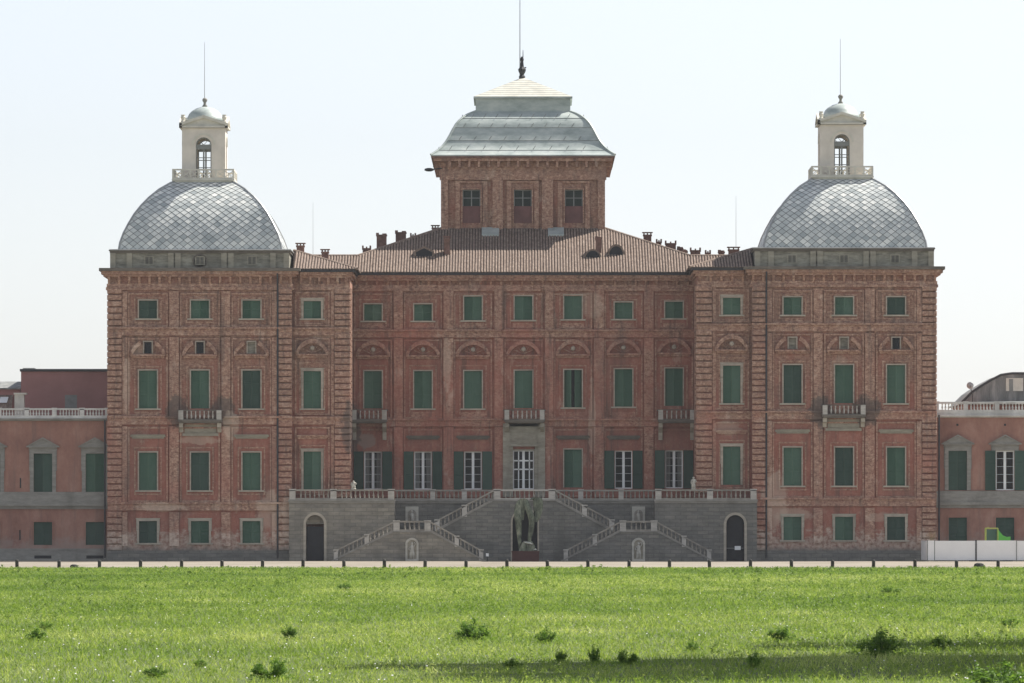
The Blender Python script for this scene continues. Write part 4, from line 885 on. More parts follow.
for i in range(n): m.quad((*[arcp[i][0],YM,arcp[i][1]],),(arcp[i+1][0],YM,arcp[i+1][1]),(arcp[i+1][0],YM+2.5,arcp[i+1][1]),(arcp[i][0],YM+2.5,arcp[i][1]))
for sx in (-1,1): m.quad((ac+sx*aw,YM,0),(ac+sx*aw,YM+2.5,0),(ac+sx*aw,YM+2.5,azs),(ac+sx*aw,YM,azs))
for (p, q) in zip(out[1:-2], out[2:-1]): m.quad((p[0],YM,p[1]),(q[0],YM,q[1]),(q[0],YB,q[1]),(p[0],YB,p[1]))
m.obj('stair_wall', 'terrace_stone', ter, org=(ac, YM, 0))
MB().quad((ac-aw,YM+2.4,0),(ac+aw,YM+2.4,0),(ac+aw,YM+2.4,azs+aw),(ac-aw,YM+2.4,azs+aw)).obj('archway_back', 'dark_wood_and_gloom', ter, org=(ac,YM+2.4,0))  # near-black sheet painting the deep shade inside the arch
fr = MB()
for i in range(n):
    q = lambda t, r: (ac+math.cos(t)*r, azs+math.sin(t)*r); a0_, a1_ = math.pi*i/n, math.pi*(i+1)/n
    fr.prism([q(a0_,aw),q(a0_,aw+.16),q(a1_,aw+.16),q(a1_,aw)], YM-.06, YM+.1)
for sx in (-1,1): fr.box(min(ac+sx*aw,ac+sx*(aw+.16)), max(ac+sx*aw,ac+sx*(aw+.16)), YM-.06, YM+.1, 0, azs)
fr.obj('archway_frame', 'pale_stone', ter, org=(ac, YM, 0))
def steps(x0, z0, x1, z1, y0, y1, n, name='steps'):
    m = MB()
    for i in range(n):
        xa_, xb_ = x0+(x1-x0)*i/n, x0+(x1-x0)*(i+1)/n; z_ = z0+(z1-z0)*(i+1)/n
        m.box(min(xa_,xb_), max(xa_,xb_), y0, y1, z0-.05 if z0 > .1 else 0, z_)
    m.obj(name, 'stair_stone', ter, org=(x0, y0, z0))
cp = MB()
for (p, q) in (((lx0,zL),(xm0,zT)),((xm1,zT),(lx1,zL))): cp.slant((p[0],YM+.12,p[1]-.06),(q[0],YM+.12,q[1]-.06),.44,.14)
cp.box(xm0, xm1, YM-.1, YB+.2, zT-.1, zT+.06); cp.obj('coping', 'wing_stone', ter, org=(ac, YM, zL))
steps(lx0, zL, xm0, zT, YM+.35, YB-.01, 17); steps(lx1, zL, xm1, zT, YM+.35, YB-.01, 17)
bal.run((lx0-.1, YM+.12, zL+.05), (xm0, YM+.12, zT+.04), 1.0, (0, .5), pw=.5)
bal.run((lx1+.1, YM+.12, zL+.05), (xm1, YM+.12, zT+.04), 1.0, (0, .5), pw=.5)
bal.run((xm0, YM+.12, zT+.06), (xm1, YM+.12, zT+.06), 1.0, (0, 1), pw=.65, mat='pedestal_stone')
# front flights
fl = [(393.5, 430.5, 331, 486), (620, 657, 561, 714)]
for k, (a, b, g0, g1) in enumerate(fl):
    xa_, xb_, xg0, xg1 = X(a,YF), X(b,YF), X(g0,YF), X(g1,YF); cx = (xa_+xb_)/2; y2 = YM-.01
    m = MB(); m.prism([(xg0,0),(xg1,0),(xb_,zL),(xa_,zL)], YF, YF+.4); m.obj('stair_wall', 'stair_stone' if k == 0 else 'terrace_stone', ter, org=(cx, YF, 0))
    m = MB(); m.box(xa_, xb_, YF+.4, YB-.01, 0, zL-.01).obj('landing', 'stair_stone', ter, org=(cx, YF, 0))
    steps(xg0, 0, xa_, zL, YF+.4, y2, 18); steps(xg1, 0, xb_, zL, YF+.4, y2, 18)
    cp = MB(); cp.slant((xg0,YF+.12,-.1),(xa_,YF+.12,zL-.06),.46,.14); cp.slant((xb_,YF+.12,zL-.06),(xg1,YF+.12,-.1),.46,.14); cp.box(xa_-.02, xb_+.02, YF-.11, YF+.35, zL-.08, zL+.06); cp.obj('coping', 'wing_stone', ter, org=(cx, YF, 0))
    bal.run((xa_, YF+.12, zL+.06), (xb_, YF+.12, zL+.06), 1.0, (0, 1), pw=.6)
    bal.run((xg0+.3, YF+.12, .08), (xa_, YF+.12, zL+.05), .95, (0, .55), pw=.42); bal.run((xg1-.3, YF+.12, .08), (xb_, YF+.12, zL+.05), .95, (0, .5), pw=.42)
    # low niche with carved figure, and relief panel on the back wall
    nx = cx; w2 = M(6.5); z0_, zs_ = .05, Z(544.5,YF)
    fr = MB(); n2 = 12
    for i in range(n2):
        q = lambda t, r: (nx+math.cos(t)*r, zs_+math.sin(t)*r); a0_, a1_ = math.pi*i/n2, math.pi*(i+1)/n2
        fr.prism([q(a0_,w2-.2),q(a0_,w2+.02),q(a1_,w2+.02),q(a1_,w2-.2)], YF-.14, YF+.02)
    for sx in (-1,1): fr.box(min(nx+sx*(w2-.2),nx+sx*w2), max(nx+sx*(w2-.2),nx+sx*w2), YF-.14, YF+.02, z0_, zs_)
    fr.box(nx-w2, nx+w2, YF-.2, YF+.02, 0, .22); no = fr.obj('niche', 'white_marble', ter, org=(nx, YF, 0))
    MB().prism([(nx-w2+.2,.22),(nx+w2-.2,.22),(nx+w2-.2,zs_)] + [(nx+math.cos(math.pi*i/8)*(w2-.2), zs_+math.sin(math.pi*i/8)*(w2-.2)) for i in range(1,8)] + [(nx-w2+.2,zs_)], YF-.03, YF-.005).obj('niche_back', 'portal_stone', no)
    fg = MB(); fg.tube([(nx-.12,YF-.1,.22),(nx-.08,YF-.1,.8),(nx+.02,YF-.1,1.15),(nx,YF-.1,1.5),(nx,YF-.1,1.62)],[.14,.17,.16,.2,.07],8); fg.tube([(nx+.14,YF-.1,.22),(nx+.14,YF-.12,.7),(nx+.05,YF-.1,1.1)],[.08,.11,.14],8)
    fg.lathe(nx+.02, YF-.1, [(.03,0),(.11,.06),(.12,.15),(.08,.25),(.02,.28)], 8, 1.6); fg.tube([(nx-.18,YF-.1,1.45),(nx-.32,YF-.12,1.2),(nx-.1,YF-.2,1.05)],[.06,.06,.05],6); fg.tube([(nx+.2,YF-.1,1.45),(nx+.34,YF-.12,1.7),(nx+.2,YF-.15,1.9)],[.06,.05,.05],6)
    fg.obj('carved_figure', 'white_marble', no, smooth=True)
    rx = X(412 if k == 0 else 638.5, YB); w3 = M(6.5,YB); zb_, zt_2 = Z(523,YB), Z(506.5,YB)
    m = MB(); m.box(rx-w3, rx+w3, YB-.08, YB+.02, zb_, zt_2); ro = m.obj('relief_panel', 'white_marble', ter, org=(rx, YB, zb_))
    m = MB(); zs3 = zt_2-.75
    m.prism([(rx-w3+.22,zb_),(rx+w3-.22,zb_)] + [(rx+math.cos(math.pi*i/8)*(w3-.22), zs3+math.sin(math.pi*i/8)*(w3-.22)) for i in range(9)], YB-.1, YB-.07); m.obj('relief_field', 'balustrade_stone', ro)
    fg = MB(); fg.tube([(rx,YB-.14,zb_),(rx+.05,YB-.15,zb_+.5),(rx-.03,YB-.14,zb_+.9),(rx,YB-.13,zb_+1.05)],[.2,.18,.2,.07],8); fg.lathe(rx, YB-.14, [(.03,0),(.12,.08),(.1,.22),(.02,.28)], 8, zb_+1.02); fg.obj('relief_figure', 'white_marble', ro, smooth=True)
bal.end()
for (px_, tp, lab) in ((353.5, 480.5, 'small white stone statue standing on the left end terrace balustrade'), (693.5, 476.5, 'taller white stone statue standing on the right end terrace balustrade')):
    x_ = X(px_,YW); z_ = zT+1.08; h = Z(tp,YW)-z_; m = MB(); y_ = YW+.1
    m.tube([(x_-.1,y_,z_),(x_-.08,y_,z_+.25*h),(x_-.02,y_,z_+.5*h),(x_+.03,y_,z_+.62*h),(x_,y_,z_+.76*h),(x_,y_,z_+.83*h)], [.10,.13,.17,.14,.19,.05], 8)
    m.tube([(x_+.14,y_,z_),(x_+.12,y_-.05,z_+.25*h),(x_+.03,y_,z_+.5*h)], [.07,.09,.13], 7)
    m.tube([(x_+.18,y_,z_+.75*h),(x_+.27,y_-.05,z_+.6*h),(x_+.12,y_-.12,z_+.5*h)], [.06,.05,.04], 6); m.tube([(x_-.17,y_,z_+.75*h),(x_-.24,y_,z_+.55*h),(x_-.2,y_-.05,z_+.4*h)], [.06,.05,.04], 6)
    m.lathe(x_, y_, [(.03,0),(.09,.03*h),(.10,.09*h),(.06,.15*h),(.02,.17*h)], 8, z_+.82*h); m.lathe(x_, y_, [(.26,-.03),(.26,.06),(.2,.08)], 10, z_)
    tag(m.obj('statue', 'white_marble', None, org=(x_,y_,z_), smooth=True), lab, 'statue')

# ------------------------------------------------------------------ side wings
def wing(s):
    fx = (lambda p: p) if s < 0 else (lambda p: 2*CXP - p)
    Yw = 1.5
    root = thing('palace_wing', (X(fx(20),Yw), Yw, 0), 'low orange plastered wing %s' % ('with pedimented windows adjoining the palace on the left' if s < 0 else 'behind the white hoarding, adjoining the palace on the right'), 'building wing')
    xin, xout = X(fx(110),Yw), X(fx(-360),Yw); x0, x1 = min(xin,xout), max(xin,xout); dy = 0 if s < 0 else -3.5
    cs = [95 - 52*i for i in range(9)] if s < 0 else [86.3, 39, -13, -60, -107, -154, -201, -248, -295]
    hs, kinds = [], []
    for i, c in enumerate(cs):
        u = hole(fx(c), 453.5+dy*.8, 492+dy*.5, 18.5, Yw); l_ = hole(fx(c), 522+(dy and -4.5), 545, 18.5, Yw); hs += [u, l_]
        ui = window(root, (u[0]+u[1])/2, u[2], u[3], u[1]-u[0], Yw, 'open' if (s > 0 and i in (1,4)) else 'shut', 'wing_stone', sill=False, fw=.38, smat='dark_green_shutter' if s > 0 or i else 'shutter_green')
        cx = (u[0]+u[1])/2; zt = u[3]+.5
        m = MB(); m.box(cx-1.4, cx+1.4, Yw-.28, Yw+.02, zt, zt+.2); n = 8; e = 1.55
        pts = [(cx-e,zt+.2),(cx+e,zt+.2)] + [(cx+e*(1-2*i_/n), zt+.26+.66*math.sin(math.pi*i_/n)**1.2) for i_ in range(n+1)]
        m.prism(pts, Yw-.3, Yw+.02); m.prism([(cx-1.6,zt+.24),(cx-1.45,zt+.24),(cx,zt+.98),(cx,zt+1.12)], Yw-.46, Yw-.29); m.prism([(cx+1.45,zt+.24),(cx+1.6,zt+.24),(cx,zt+1.12),(cx,zt+.98)], Yw-.457, Yw-.29); m.box(cx-1.65, cx+1.65, Yw-.42, Yw+.02, zt+.12, zt+.24); m.box(cx-1.25, cx+1.25, Yw-.16, Yw+.02, zt-.28, zt); m.obj('pediment', 'wing_stone', root, org=(cx, Yw, zt))
        window(root, (l_[0]+l_[1])/2, l_[2], l_[3], l_[1]-l_[0], Yw, 'shut', 'orange_plaster', sill=False, fw=.1, smat='dark_green_shutter')
    zt = Z(420.5+dy,Yw)
    shell(MB(), x0, x1, Yw, 16, 0, zt, hs, top=True).obj('wall', 'orange_plaster', root, org=(xin, Yw, 0))
    m = MB(); m.box(x0, x1, Yw-.12, Yw+.04, 0, Z(550,Yw)); m.box(x0, x1, Yw-.16, Yw+.04, Z(550,Yw), Z(548.5,Yw)); pl = m.obj('plinth', 'wing_stone', root, org=(xin, Yw, 0))
    for c in cs[:4]: MB().box(X(fx(c),Yw)-.85, X(fx(c),Yw)+.85, Yw-.14, Yw-.1, Z(558.5,Yw), Z(555.5,Yw)).obj('vent_grille', 'dark_wood_and_gloom', pl)
    m = MB(); m.box(x0, x1, Yw-.30, Yw+.04, Z(503+dy*.3,Yw), Z(492+dy*.3,Yw)); m.box(x0, x1, Yw-.5, Yw+.04, Z(506+dy*.3,Yw), Z(503+dy*.3,Yw)); m.box(x0, x1, Yw-.2, Yw+.04, Z(509+dy*.3,Yw), Z(506+dy*.3,Yw)); m.obj('string_course', 'wing_stone', root, org=(xin, Yw, Z(509,Yw)))
    m = MB(); m.box(x0, x1, Yw-.45, Yw+.5, zt+.08, zt+.22); m.box(x0, x1, Yw-.2, Yw+.04, zt-.04, zt+.08); m.obj('cornice', 'wing_stone' if s < 0 else 'white_balustrade', root, org=(xin, Yw, zt))
    b = Balus(root, 'white_balustrade', 90); L = x1-x0-.4; 
    peds = [t/17 for t in range(18)] if s < 0 else [t/15 for t in range(16)]
    if s < 0: b.run((x0,Yw-.1,zt+.22), (x1-.02,Yw-.1,zt+.22), 1.0, [(1-p) for p in peds][::-1], .30, .45, pmat='white_balustrade', foot=.28)
    else: b.run((x1,Yw-.1,zt+.22), (x0+.02,Yw-.1,zt+.22), 1.3, peds, .32, .45, pmat='white_balustrade', foot=.5, cop=.2)
    b.end()
    if s > 0:
        m = MB()
        for c in (86.6, 39): m.box(X(fx(c),Yw)-.1, X(fx(c),Yw)+.1, Yw-.03, Yw+.02, Z(425.8,Yw), Z(423.8,Yw))
        m.obj('wall_vent', 'dark_wood_and_gloom', root, org=(xin, Yw, zt))
    xp = X(fx(106),Yw)
    if s < 0:
        for (px_, ya, yb) in ((20.5,488,478),(20,540,530)): MB().box(X(px_,Yw)-.06, X(px_,Yw)+.06, Yw-.08, Yw+.02, Z(ya,Yw), Z(yb,Yw)).obj('shutter_bracket', 'dark_metal', root, org=(X(px_,Yw),Yw,Z(ya,Yw)))
for s in (-1,1): wing(s)

# blocks rising behind the wings
Yk = 9.0; bx0, bx1 = X(21,Yk), X(109,Yk)
bk = thing('rear_block', (bx0, Yk, 0), 'plain plum plastered block with flat roof rising behind the left wing balustrade', 'building')
MB().box(bx0, bx1, Yk, Yk+12, 5, Z(371.5,Yk)).obj('wall', 'plum_plaster', bk)
MB().box(bx0-.1, bx1, Yk-.25, Yk+12, Z(371.5,Yk), Z(369,Yk)).obj('roof', 'gutter_metal', bk)
MB().box(bx0+.2, bx0+1.4, Yk-.27, Yk+1.2, Z(369,Yk)+.004, Z(369,Yk)+.1).obj('roof_flashing', 'pale_metal', bk)
MB().box(X(65,Yk), X(77,Yk), Yk-.05, Yk+.02, Z(409,Yk), Z(395,Yk)).obj('window', 'grey_paint', bk)
lb = thing('rear_house', (X(-30,Yk), Yk+1, 0), 'low roofed house with skylight at the far left, beside the plum block', 'house')
Y = Yk+1; x0, x1 = X(-320,Y), X(21,Y)-.02
MB().box(x0, x1, Y, Y+8, 5, Z(388,Y)).obj('wall', 'plum_plaster', lb)
MB().add([(x0,Y-.4,Z(388,Y)),(x1,Y-.4,Z(388,Y)),(x1,Y+5,Z(381.5,Y+5)),(x0,Y+5,Z(381.5,Y+5)),(x0,Y-.4,Z(388,Y)-.15),(x1,Y-.4,Z(388,Y)-.15),(x0,Y+5,5),(x1,Y+5,5)], [(0,1,2,3),(4,5,1,0),(1,5,7,2)]).obj('roof', 'mansard_metal', lb)
xs = X(-3,Y); sk = MB(); sk.add([(xs,Y-1.6,Z(409,Y)),(X(13,Y),Y-1.6,Z(409,Y)),(X(13,Y),Y,Z(395,Y)),(xs,Y,Z(395,Y))],[(0,1,2,3)]); sk.obj('lean_to_roof', 'roof_tile', lb)
MB().add([(X(0,Y),Y-1.2,Z(403,Y)),(X(8,Y),Y-1.2,Z(403,Y)),(X(9,Y),Y-.5,Z(397,Y)),(X(1,Y),Y-.5,Z(397,Y))],[(0,1,2,3)]).obj('skylight', 'white_paint', lb)
Yp = 5.0; m = MB(); m.box(X(14.5,Yp), X(24,Yp), Yp, Yp+1.1, 10, Z(394.5,Yp)); m.box(X(13.8,Yp), X(26.5,Yp), Yp-.15, Yp+1.25, Z(394.5,Yp), Z(392.8,Yp))
tag(m.obj('chimney', 'lantern_stone', None, org=(X(19,Yp),Yp,10)), 'squat pale grey chimney block behind the left wing balustrade', 'chimney')
# mansard roof behind the right wing
Ym = 12.0; mh = thing('mansard_roof_building', (X(1010,Ym), Ym, 0), 'weathered dark mansard roofed building behind the right wing balustrade', 'building')
prof = [(958,405),(962,402),(972,392),(980,386.5),(990,380.5),(1001,374.8),(1012,373.2),(1300,373.2),(1340,405)]
m = MB(); m.prism([(X(p,Ym),Z(q,Ym)) for p,q in prof], Ym, Ym+14); m.obj('roof', 'mansard_metal', mh)
MB().box(X(962,Ym), X(1330,Ym), Ym+.3, Ym+13, 4, Z(404,Ym)).obj('wall', 'orange_plaster', mh)
m = MB(); m.tube([(X(p,Ym),Ym-.02,Z(q,Ym)) for p,q in prof[1:8]], [.12]*7, 6); m.obj('roof_edge', 'gutter_metal', mh)
for (p0, p1, q0, q1, mm) in ((1006,1023,391,378,'lantern_stone'),):
    o = MB().box(X(p0,Ym), X(p1,Ym), Ym-.08, Ym+.02, Z(q0,Ym), Z(q1,Ym)).obj('dormer_front', mm, mh)
    MB().box(X(1009,Ym), X(1013,Ym), Ym-.12, Ym-.07, Z(391,Ym), Z(379,Ym)).obj('dormer_window', 'grey_paint', o)
MB().add([(X(972,Ym-1),Ym-3,Z(403,Ym)),(X(1330,Ym-1),Ym-3,Z(400,Ym)),(X(1330,Ym),Ym,Z(398,Ym)),(X(978,Ym),Ym,Z(401.5,Ym))],[(0,1,2,3)]).obj('lower_roof', 'zinc', mh)
# satellite dish
Y = 11.0; cx, cz = X(970,Y), Z(385.5,Y); m = MB().lathe(0, 0, [(.05,.0),(.18,.02),(.30,.06),(.36,.10),(.34,.12)], 18)
m.v = [(cx+x, Y-.1-z*1.0, cz+y) for x,y,z in m.v]; ds = thing('satellite_dish', (cx, Y, cz-.9), 'round grey satellite dish beside the dark mansard roof', 'satellite dish')
m.obj('dish', 'pale_metal', ds, smooth=True); MB().tube([(cx,Y,cz),(cx+.25,Y+.2,cz-.9),(cx+.3,Y+.3,cz-2.0)],[.04]*3,6).obj('mast', 'dark_metal', ds); MB().tube([(cx,Y-.1,cz-.3),(cx,Y-.6,cz)],[.02,.03],5).obj('feed_arm', 'dark_metal', ds)

# ------------------------------------------------------------------ sculpture, floodlight, hoarding, slide
Ys = -8.0
pl = thing('plinth', (X(525.3,Ys), Ys, 0), 'dark red block plinth in front of the central archway', 'plinth')
x0, x1 = X(512,Ys), X(539,Ys); zp = Z(551,Ys); MB().box(x0, x1, Ys-1, Ys+1.3, 0, zp-.15).obj('base', 'plinth_red', pl); MB().box(x0-.04, x1+.04, Ys-1.05, Ys+1.35, zp-.15, zp).obj('cap', 'plinth_red', pl)
sc = thing('sculpture', (X(525,Ys), Ys, zp), 'tall green bronze sculpture of folded wing forms standing on the dark red plinth', 'sculpture')
def fold(name, pts, mat='bronze', sx=1.0, sy=.6, seg=12):
    """lofted organic body: (px, py, half width px, y offset)"""
    m = MB(); rings = []
    for (px_, py_, hw, yo) in pts:
        rr = M(hw, Ys); rings.append([(X(px_,Ys)+math.cos(2*math.pi*k/seg)*rr, Ys+yo+math.sin(2*math.pi*k/seg)*max(.12, rr*sy), Z(py_,Ys)) for k in range(seg)])
    vs = [q for r in rings for q in r]; n = len(rings)
    m.add(vs, [(j*seg+i, j*seg+(i+1)%seg, (j+1)*seg+(i+1)%seg, (j+1)*seg+i) for j in range(n-1) for i in range(seg)] + [tuple(range(seg)), tuple(reversed(range((n-1)*seg, n*seg)))])
    me = m.obj(name, mat, sc, smooth=True); md = me.modifiers.new('sub', 'SUBSURF'); md.levels = 1; md.render_levels = 2; return me
fold('left_fold', [(519.5,500,1.2,0),(518.5,503,3.2,0),(517.8,509,4.0,0),(518,516,4.2,-.1),(518.5,523,3.4,-.1),(519,530,2.9,0),(519.5,537,2.4,0),(519.8,543,2.0,0),(520.5,551,1.6,0)])
fold('right_fold', [(525.5,499,1.5,0),(526.5,502,3.2,0),(528,508,3.6,-.1),(530.5,514,3.6,-.15),(531.8,520,3.2,-.15),(531.6,527,2.9,-.1),(530.3,534,2.5,0),(529.3,540,1.9,0),(528.8,546,1.4,0),(529,551,1.2,0)])
fold('wing', [(531,500,1.5,.4),(534.5,498,3.5,.4),(537,496.6,4.6,.45),(538,500,5.2,.45),(538.3,506,5.2,.45),(538,512,4.5,.45),(537,518,3.3,.4),(536,522,1.6,.4)], sy=.25)
fold('folded_cloth', [(522.5,498.5,3,.3),(522,503,3.5,.3),(522.3,512,2.4,.25),(522.6,520,1.2,.2)], sy=.4)
fold('reclining_form', [(528,541,4.0,-.4),(527.5,543,6.0,-.4),(527.8,546,7.6,-.35),(527.5,549,8.2,-.3),(527,551.4,8.4,-.3)], sy=.55)
m = MB(); m.lathe(0,0,[(.02,0),(.35,.06),(.5,.16),(.35,.3),(.02,.36)],12); m.v = [(X(528.5,Ys)+x*1.05, Ys-1.0+y*.6, Z(545,Ys)+z+ -x*.25) for x,y,z in m.v]; m.obj('highlight_patch', 'bronze_highlight', sc, smooth=True)  # pale lens standing in for white highlights on the reclining form
m = MB(); m.lathe(X(535,Ys), Ys-.85, [(.02,0),(.16,.04),(.2,.14),(.12,.24),(.02,.27)], 10, zp); m.obj('small_head', 'bronze_highlight', sc, smooth=True)

Y = -9.0; fl_ = thing('floodlight', (X(487.3,Y), Y, 0), 'small white floodlight on a short dark post at the foot of the stairs', 'floodlight')
x_ = X(487.3,Y); MB().tube([(x_,Y,0),(x_,Y,.55)],[.05,.05],6).obj('post', 'dark_metal', fl_); MB().box(x_-.14, x_+.14, Y-.1, Y+.1, .5, .8).obj('lamp_housing', 'white_paint', fl_)
MB().box(x_-.11, x_+.11, Y-.13, Y-.1, .53, .77).obj('lens', 'hoarding_white', fl_)

Yh = -8.0; hz = Z(540.5,Yh); hd = thing('hoarding', (X(927,Yh), Yh, 0), 'white panelled site hoarding in front of the right wing', 'hoarding')
seams = [927.5, 934.5, 976, 1016.5, 1058, 1099, 1140, 1181, 1222, 1263, 1304]
for i in range(len(seams)-1):
    m = MB().box(X(seams[i],Yh)+.02, X(seams[i+1],Yh)-.02, Yh-.02 if i else Yh-.05, Yh+.03, .12, hz - (.03 if i%2 else 0)); m.obj('panel', 'hoarding_white', hd)
MB().add([(X(927.5,Yh)-.02,Yh,.12),(X(921.8,Yh+6),Yh+7,.12),(X(921.8,Yh+6),Yh+7,hz),(X(927.5,Yh)-.02,Yh,hz)],[(0,1,2,3)]).obj('return_panel', 'hoarding_white', hd)
for i, p in enumerate(seams): MB().box(X(p,Yh)-(.07 if i == 2 else .035), X(p,Yh)+(.07 if i == 2 else .035), Yh-.06, Yh+.08, 0, hz+.04).obj('post', 'dark_metal' if i == 2 else 'grey_paint', hd)
MB().box(X(969,Yh), X(1013,Yh), Yh-.12, Yh+.1, 0, .10).obj('base_beam', 'dark_wood_and_gloom', hd)
Y = -4.0; sdg = thing('playground_slide', (X(994,Y), Y, 0), 'bright green playground slide showing above the white hoarding', 'slide')
x0, x1 = X(986,Y), X(998,Y); zp = Z(539,Y); zt = Z(528.3,Y)
m = MB()
for x_ in (x0, x1):
    for y_ in (Y, Y+1): m.tube([(x_,y_,0),(x_,y_,zt)],[.05,.05],6)
m.obj('frame', 'slide_frame', sdg)
m = MB().tube([(x0,Y,zt),(x1,Y,zt)],[.06,.06],6).tube([(x0,Y+1,zt),(x1,Y+1,zt)],[.06,.06],6); m.tube([(X(988,Y),Y,zt),(X(988,Y),Y,zt+.15)],[.05,.05],6); m.obj('top_rail', 'slide_frame', sdg)
MB().box(x0, x1, Y, Y+1, 1.6, 1.7).obj('platform', 'slide_green', sdg); MB().box(x0+.05, x1-.05, Y+.9, Y+.94, zp-1, zt-.1).obj('back_panel', 'shutter_green', sdg)
sp_ = [(x1,zt-.05),(X(1000,Y),Z(532,Y)),(X(1003,Y),Z(535.5,Y)),(X(1007,Y),Z(537,Y)),(X(1010.5,Y),Z(536.6,Y))]
m = MB()
m.prism(sp_ + [(X(1010.5,Y),Z(540.5,Y)),(x1,Z(540.5,Y))], Y-.02, Y+.06); m.prism(sp_ + [(X(1010.5,Y),Z(540.5,Y)),(x1,Z(540.5,Y))], Y+.9, Y+.98)
for (a, b) in zip(sp_[:-1], sp_[1:]): m.quad((a[0],Y+.06,a[1]-.1),(b[0],Y+.06,b[1]-.1),(b[0],Y+.9,b[1]-.1),(a[0],Y+.9,a[1]-.1))
m.obj('chute', 'slide_green', sdg)
m = MB()
for i in range(26):
    a = random.uniform(-1,1); x_ = X(931,-5)+random.uniform(-.15,.15); m.slant((x_,-5+random.uniform(-.1,.1),1.6),(x_+a*.45,-5,2.95-abs(a)*.5*random.random()),.03,.03)
tag(m.obj('dry_plant', 'dry_stem', None, org=(X(931,-5),-5,0)), 'dry straw-coloured plant poking above the corner of the white hoarding', 'plant')
bpy.data.objects['dry_plant'].data.transform(Matrix.Identity(4))
m = MB().lathe(X(931,-5), -5, [(.35,0),(.42,.9),(.5,1.6),(.45,1.65)], 12); tag(m.obj('plant_pot', 'grey_paint', None, org=(X(931,-5),-5,0)), 'tall grey pot behind the corner of the white hoarding', 'plant pot')

# bollards along the lawn's far edge
Yb_ = YG + .35; bm = MB().lathe(0, 0, [(.145,-.05),(.14,.5),(.145,.52),(.125,.60),(.08,.655),(.02,.67)], 12).mesh('bollard', 'bollard_stone', smooth=True)
bxs = [17,59,99.5,140.5,181.5,222,262.5,303,344,384.5,425,466,507,547.5,588,629,669.5,709.5,750.5,791.5,832.5,873.5,915,956.5,998,-24,-65,1039,1080]
for i, p in enumerate(bxs):
    o = bpy.data.objects.new('bollard', bm); link(o, None, (X(p,Yb_), Yb_, 0)); o.scale = (1, 1, random.uniform(.93,1.08)); o.rotation_euler = (random.uniform(-.03,.03), random.uniform(-.03,.03), random.uniform(0,6))
    tag(o, 'short dark rounded stone bollard in the row along the far edge of the lawn', 'bollard', 'bollards along the lawn edge')
for (p, w_, h_, lab) in ((74,.34,.3,'low dark stone block between two bollards at the left end of the lawn edge'), (979,.45,.42,'squat dark round stone beside the bollards before the white hoarding')):
    m = MB().lathe(X(p,Yb_), Yb_, [(w_*.8,0),(w_,.3*h_),(w_*.85,.8*h_),(w_*.4,h_)], 9); tag(m.obj('kerb_stone', 'bollard_stone', None, org=(X(p,Yb_),Yb_,0)), lab, 'stone')

# ------------------------------------------------------------------ the air between the lawn and the palace
hm = bpy.data.materials.new('haze'); hm.use_nodes = True; MAT['haze'] = hm; hn = hm.node_tree; hn.nodes.remove(hn.nodes['Principled BSDF'])
pv = hn.nodes.new('ShaderNodeVolumePrincipled'); pv.inputs['Color'].default_value = (0.93, 0.96, 1, 1); pv.inputs['Density'].default_value = HAZE; pv.inputs['Anisotropy'].default_value = 0.2
hn.links.new(pv.outputs[0], hn.nodes['Material Output'].inputs['Volume'])
if HAZE: tag(MB().box(-4100, 4100, -1600, 5100, -1.0, 66).obj('haze', 'haze'), kind='stuff')

# ------------------------------------------------------------------ vegetation
rng = np.random.default_rng(11)
def soup(name, V, shade, mat, k=3):
    """V: (n,k,3) separate faces"""
    n = len(V); me = bpy.data.meshes.new(name); me.vertices.add(n*k); me.vertices.foreach_set('co', V.reshape(-1).astype(np.float32))
    me.loops.add(n*k); me.loops.foreach_set('vertex_index', np.arange(n*k, dtype=np.int32)); me.polygons.add(n)
    me.polygons.foreach_set('loop_start', np.arange(0, n*k, k, dtype=np.int32)); me.polygons.foreach_set('loop_total', np.full(n, k, dtype=np.int32))
    a = me.attributes.new('shade', 'FLOAT', 'FACE'); a.data.foreach_set('value', shade.astype(np.float32)); me.materials.append(MAT[mat]); me.update(); me.validate(); return me
def lown(x, y, s, seed):                                      # cheap smooth noise
    r = np.random.default_rng(seed); out = 0
    for k in range(7):
        a = r.uniform(0, 6.28); f = s*r.uniform(.5, 2.0); out = out + np.sin((x*np.cos(a)+y*np.sin(a))*f + r.uniform(0, 6.28))
    return out/7
def scatter(n, patch=None):
    d0, d1 = 100.0, D+YG-.3; u = rng.random(n); p = -0.35      # more near, fewer far
    d = (d0**(p+1) + u*(d1**(p+1)-d0**(p+1)))**(1/(p+1)); x = (rng.random(n)*2-1)*(d*0.0935+2.5); y = -D + d
    if patch is not None: k = (patch(x, y) > 0) & (y < YG-14); x, y, d = x[k], y[k], d[k]
    return x, y, d
def tall(x, y): return 1+.40*lown(x, y*.5, .35, 3)+.30*lown(x, y, 1.8, 9)
def tone(x, y, n): return .48+.15*rng.normal(0,1,n)+.34*lown(x*.5, y*.3, .16, 5)+.24*lown(x, y*.4, .7, 6)+.14*lown(x, y, 2.6, 61)
def blades(n, hmin, hmax, wbase, patch=None):
    x, y, d = scatter(n, patch); n = len(x)
    hh = rng.uniform(hmin, hmax, n)*tall(x, y); w = wbase*(d/115)*rng.uniform(.6, 1.4, n)
    az = rng.uniform(0, math.pi, n); lean = rng.normal(0, .7, (n,2))*hh[:,None]
    V = np.zeros((n,3,3)); V[:,0,0] = x-np.cos(az)*w; V[:,0,1] = y-np.sin(az)*w; V[:,1,0] = x+np.cos(az)*w; V[:,1,1] = y+np.sin(az)*w
    V[:,2,0] = x+lean[:,0]; V[:,2,1] = y+lean[:,1]; V[:,2,2] = hh; V[:,:2,2] = -.02
    return V, np.clip(tone(x, y, n), 0, 1)
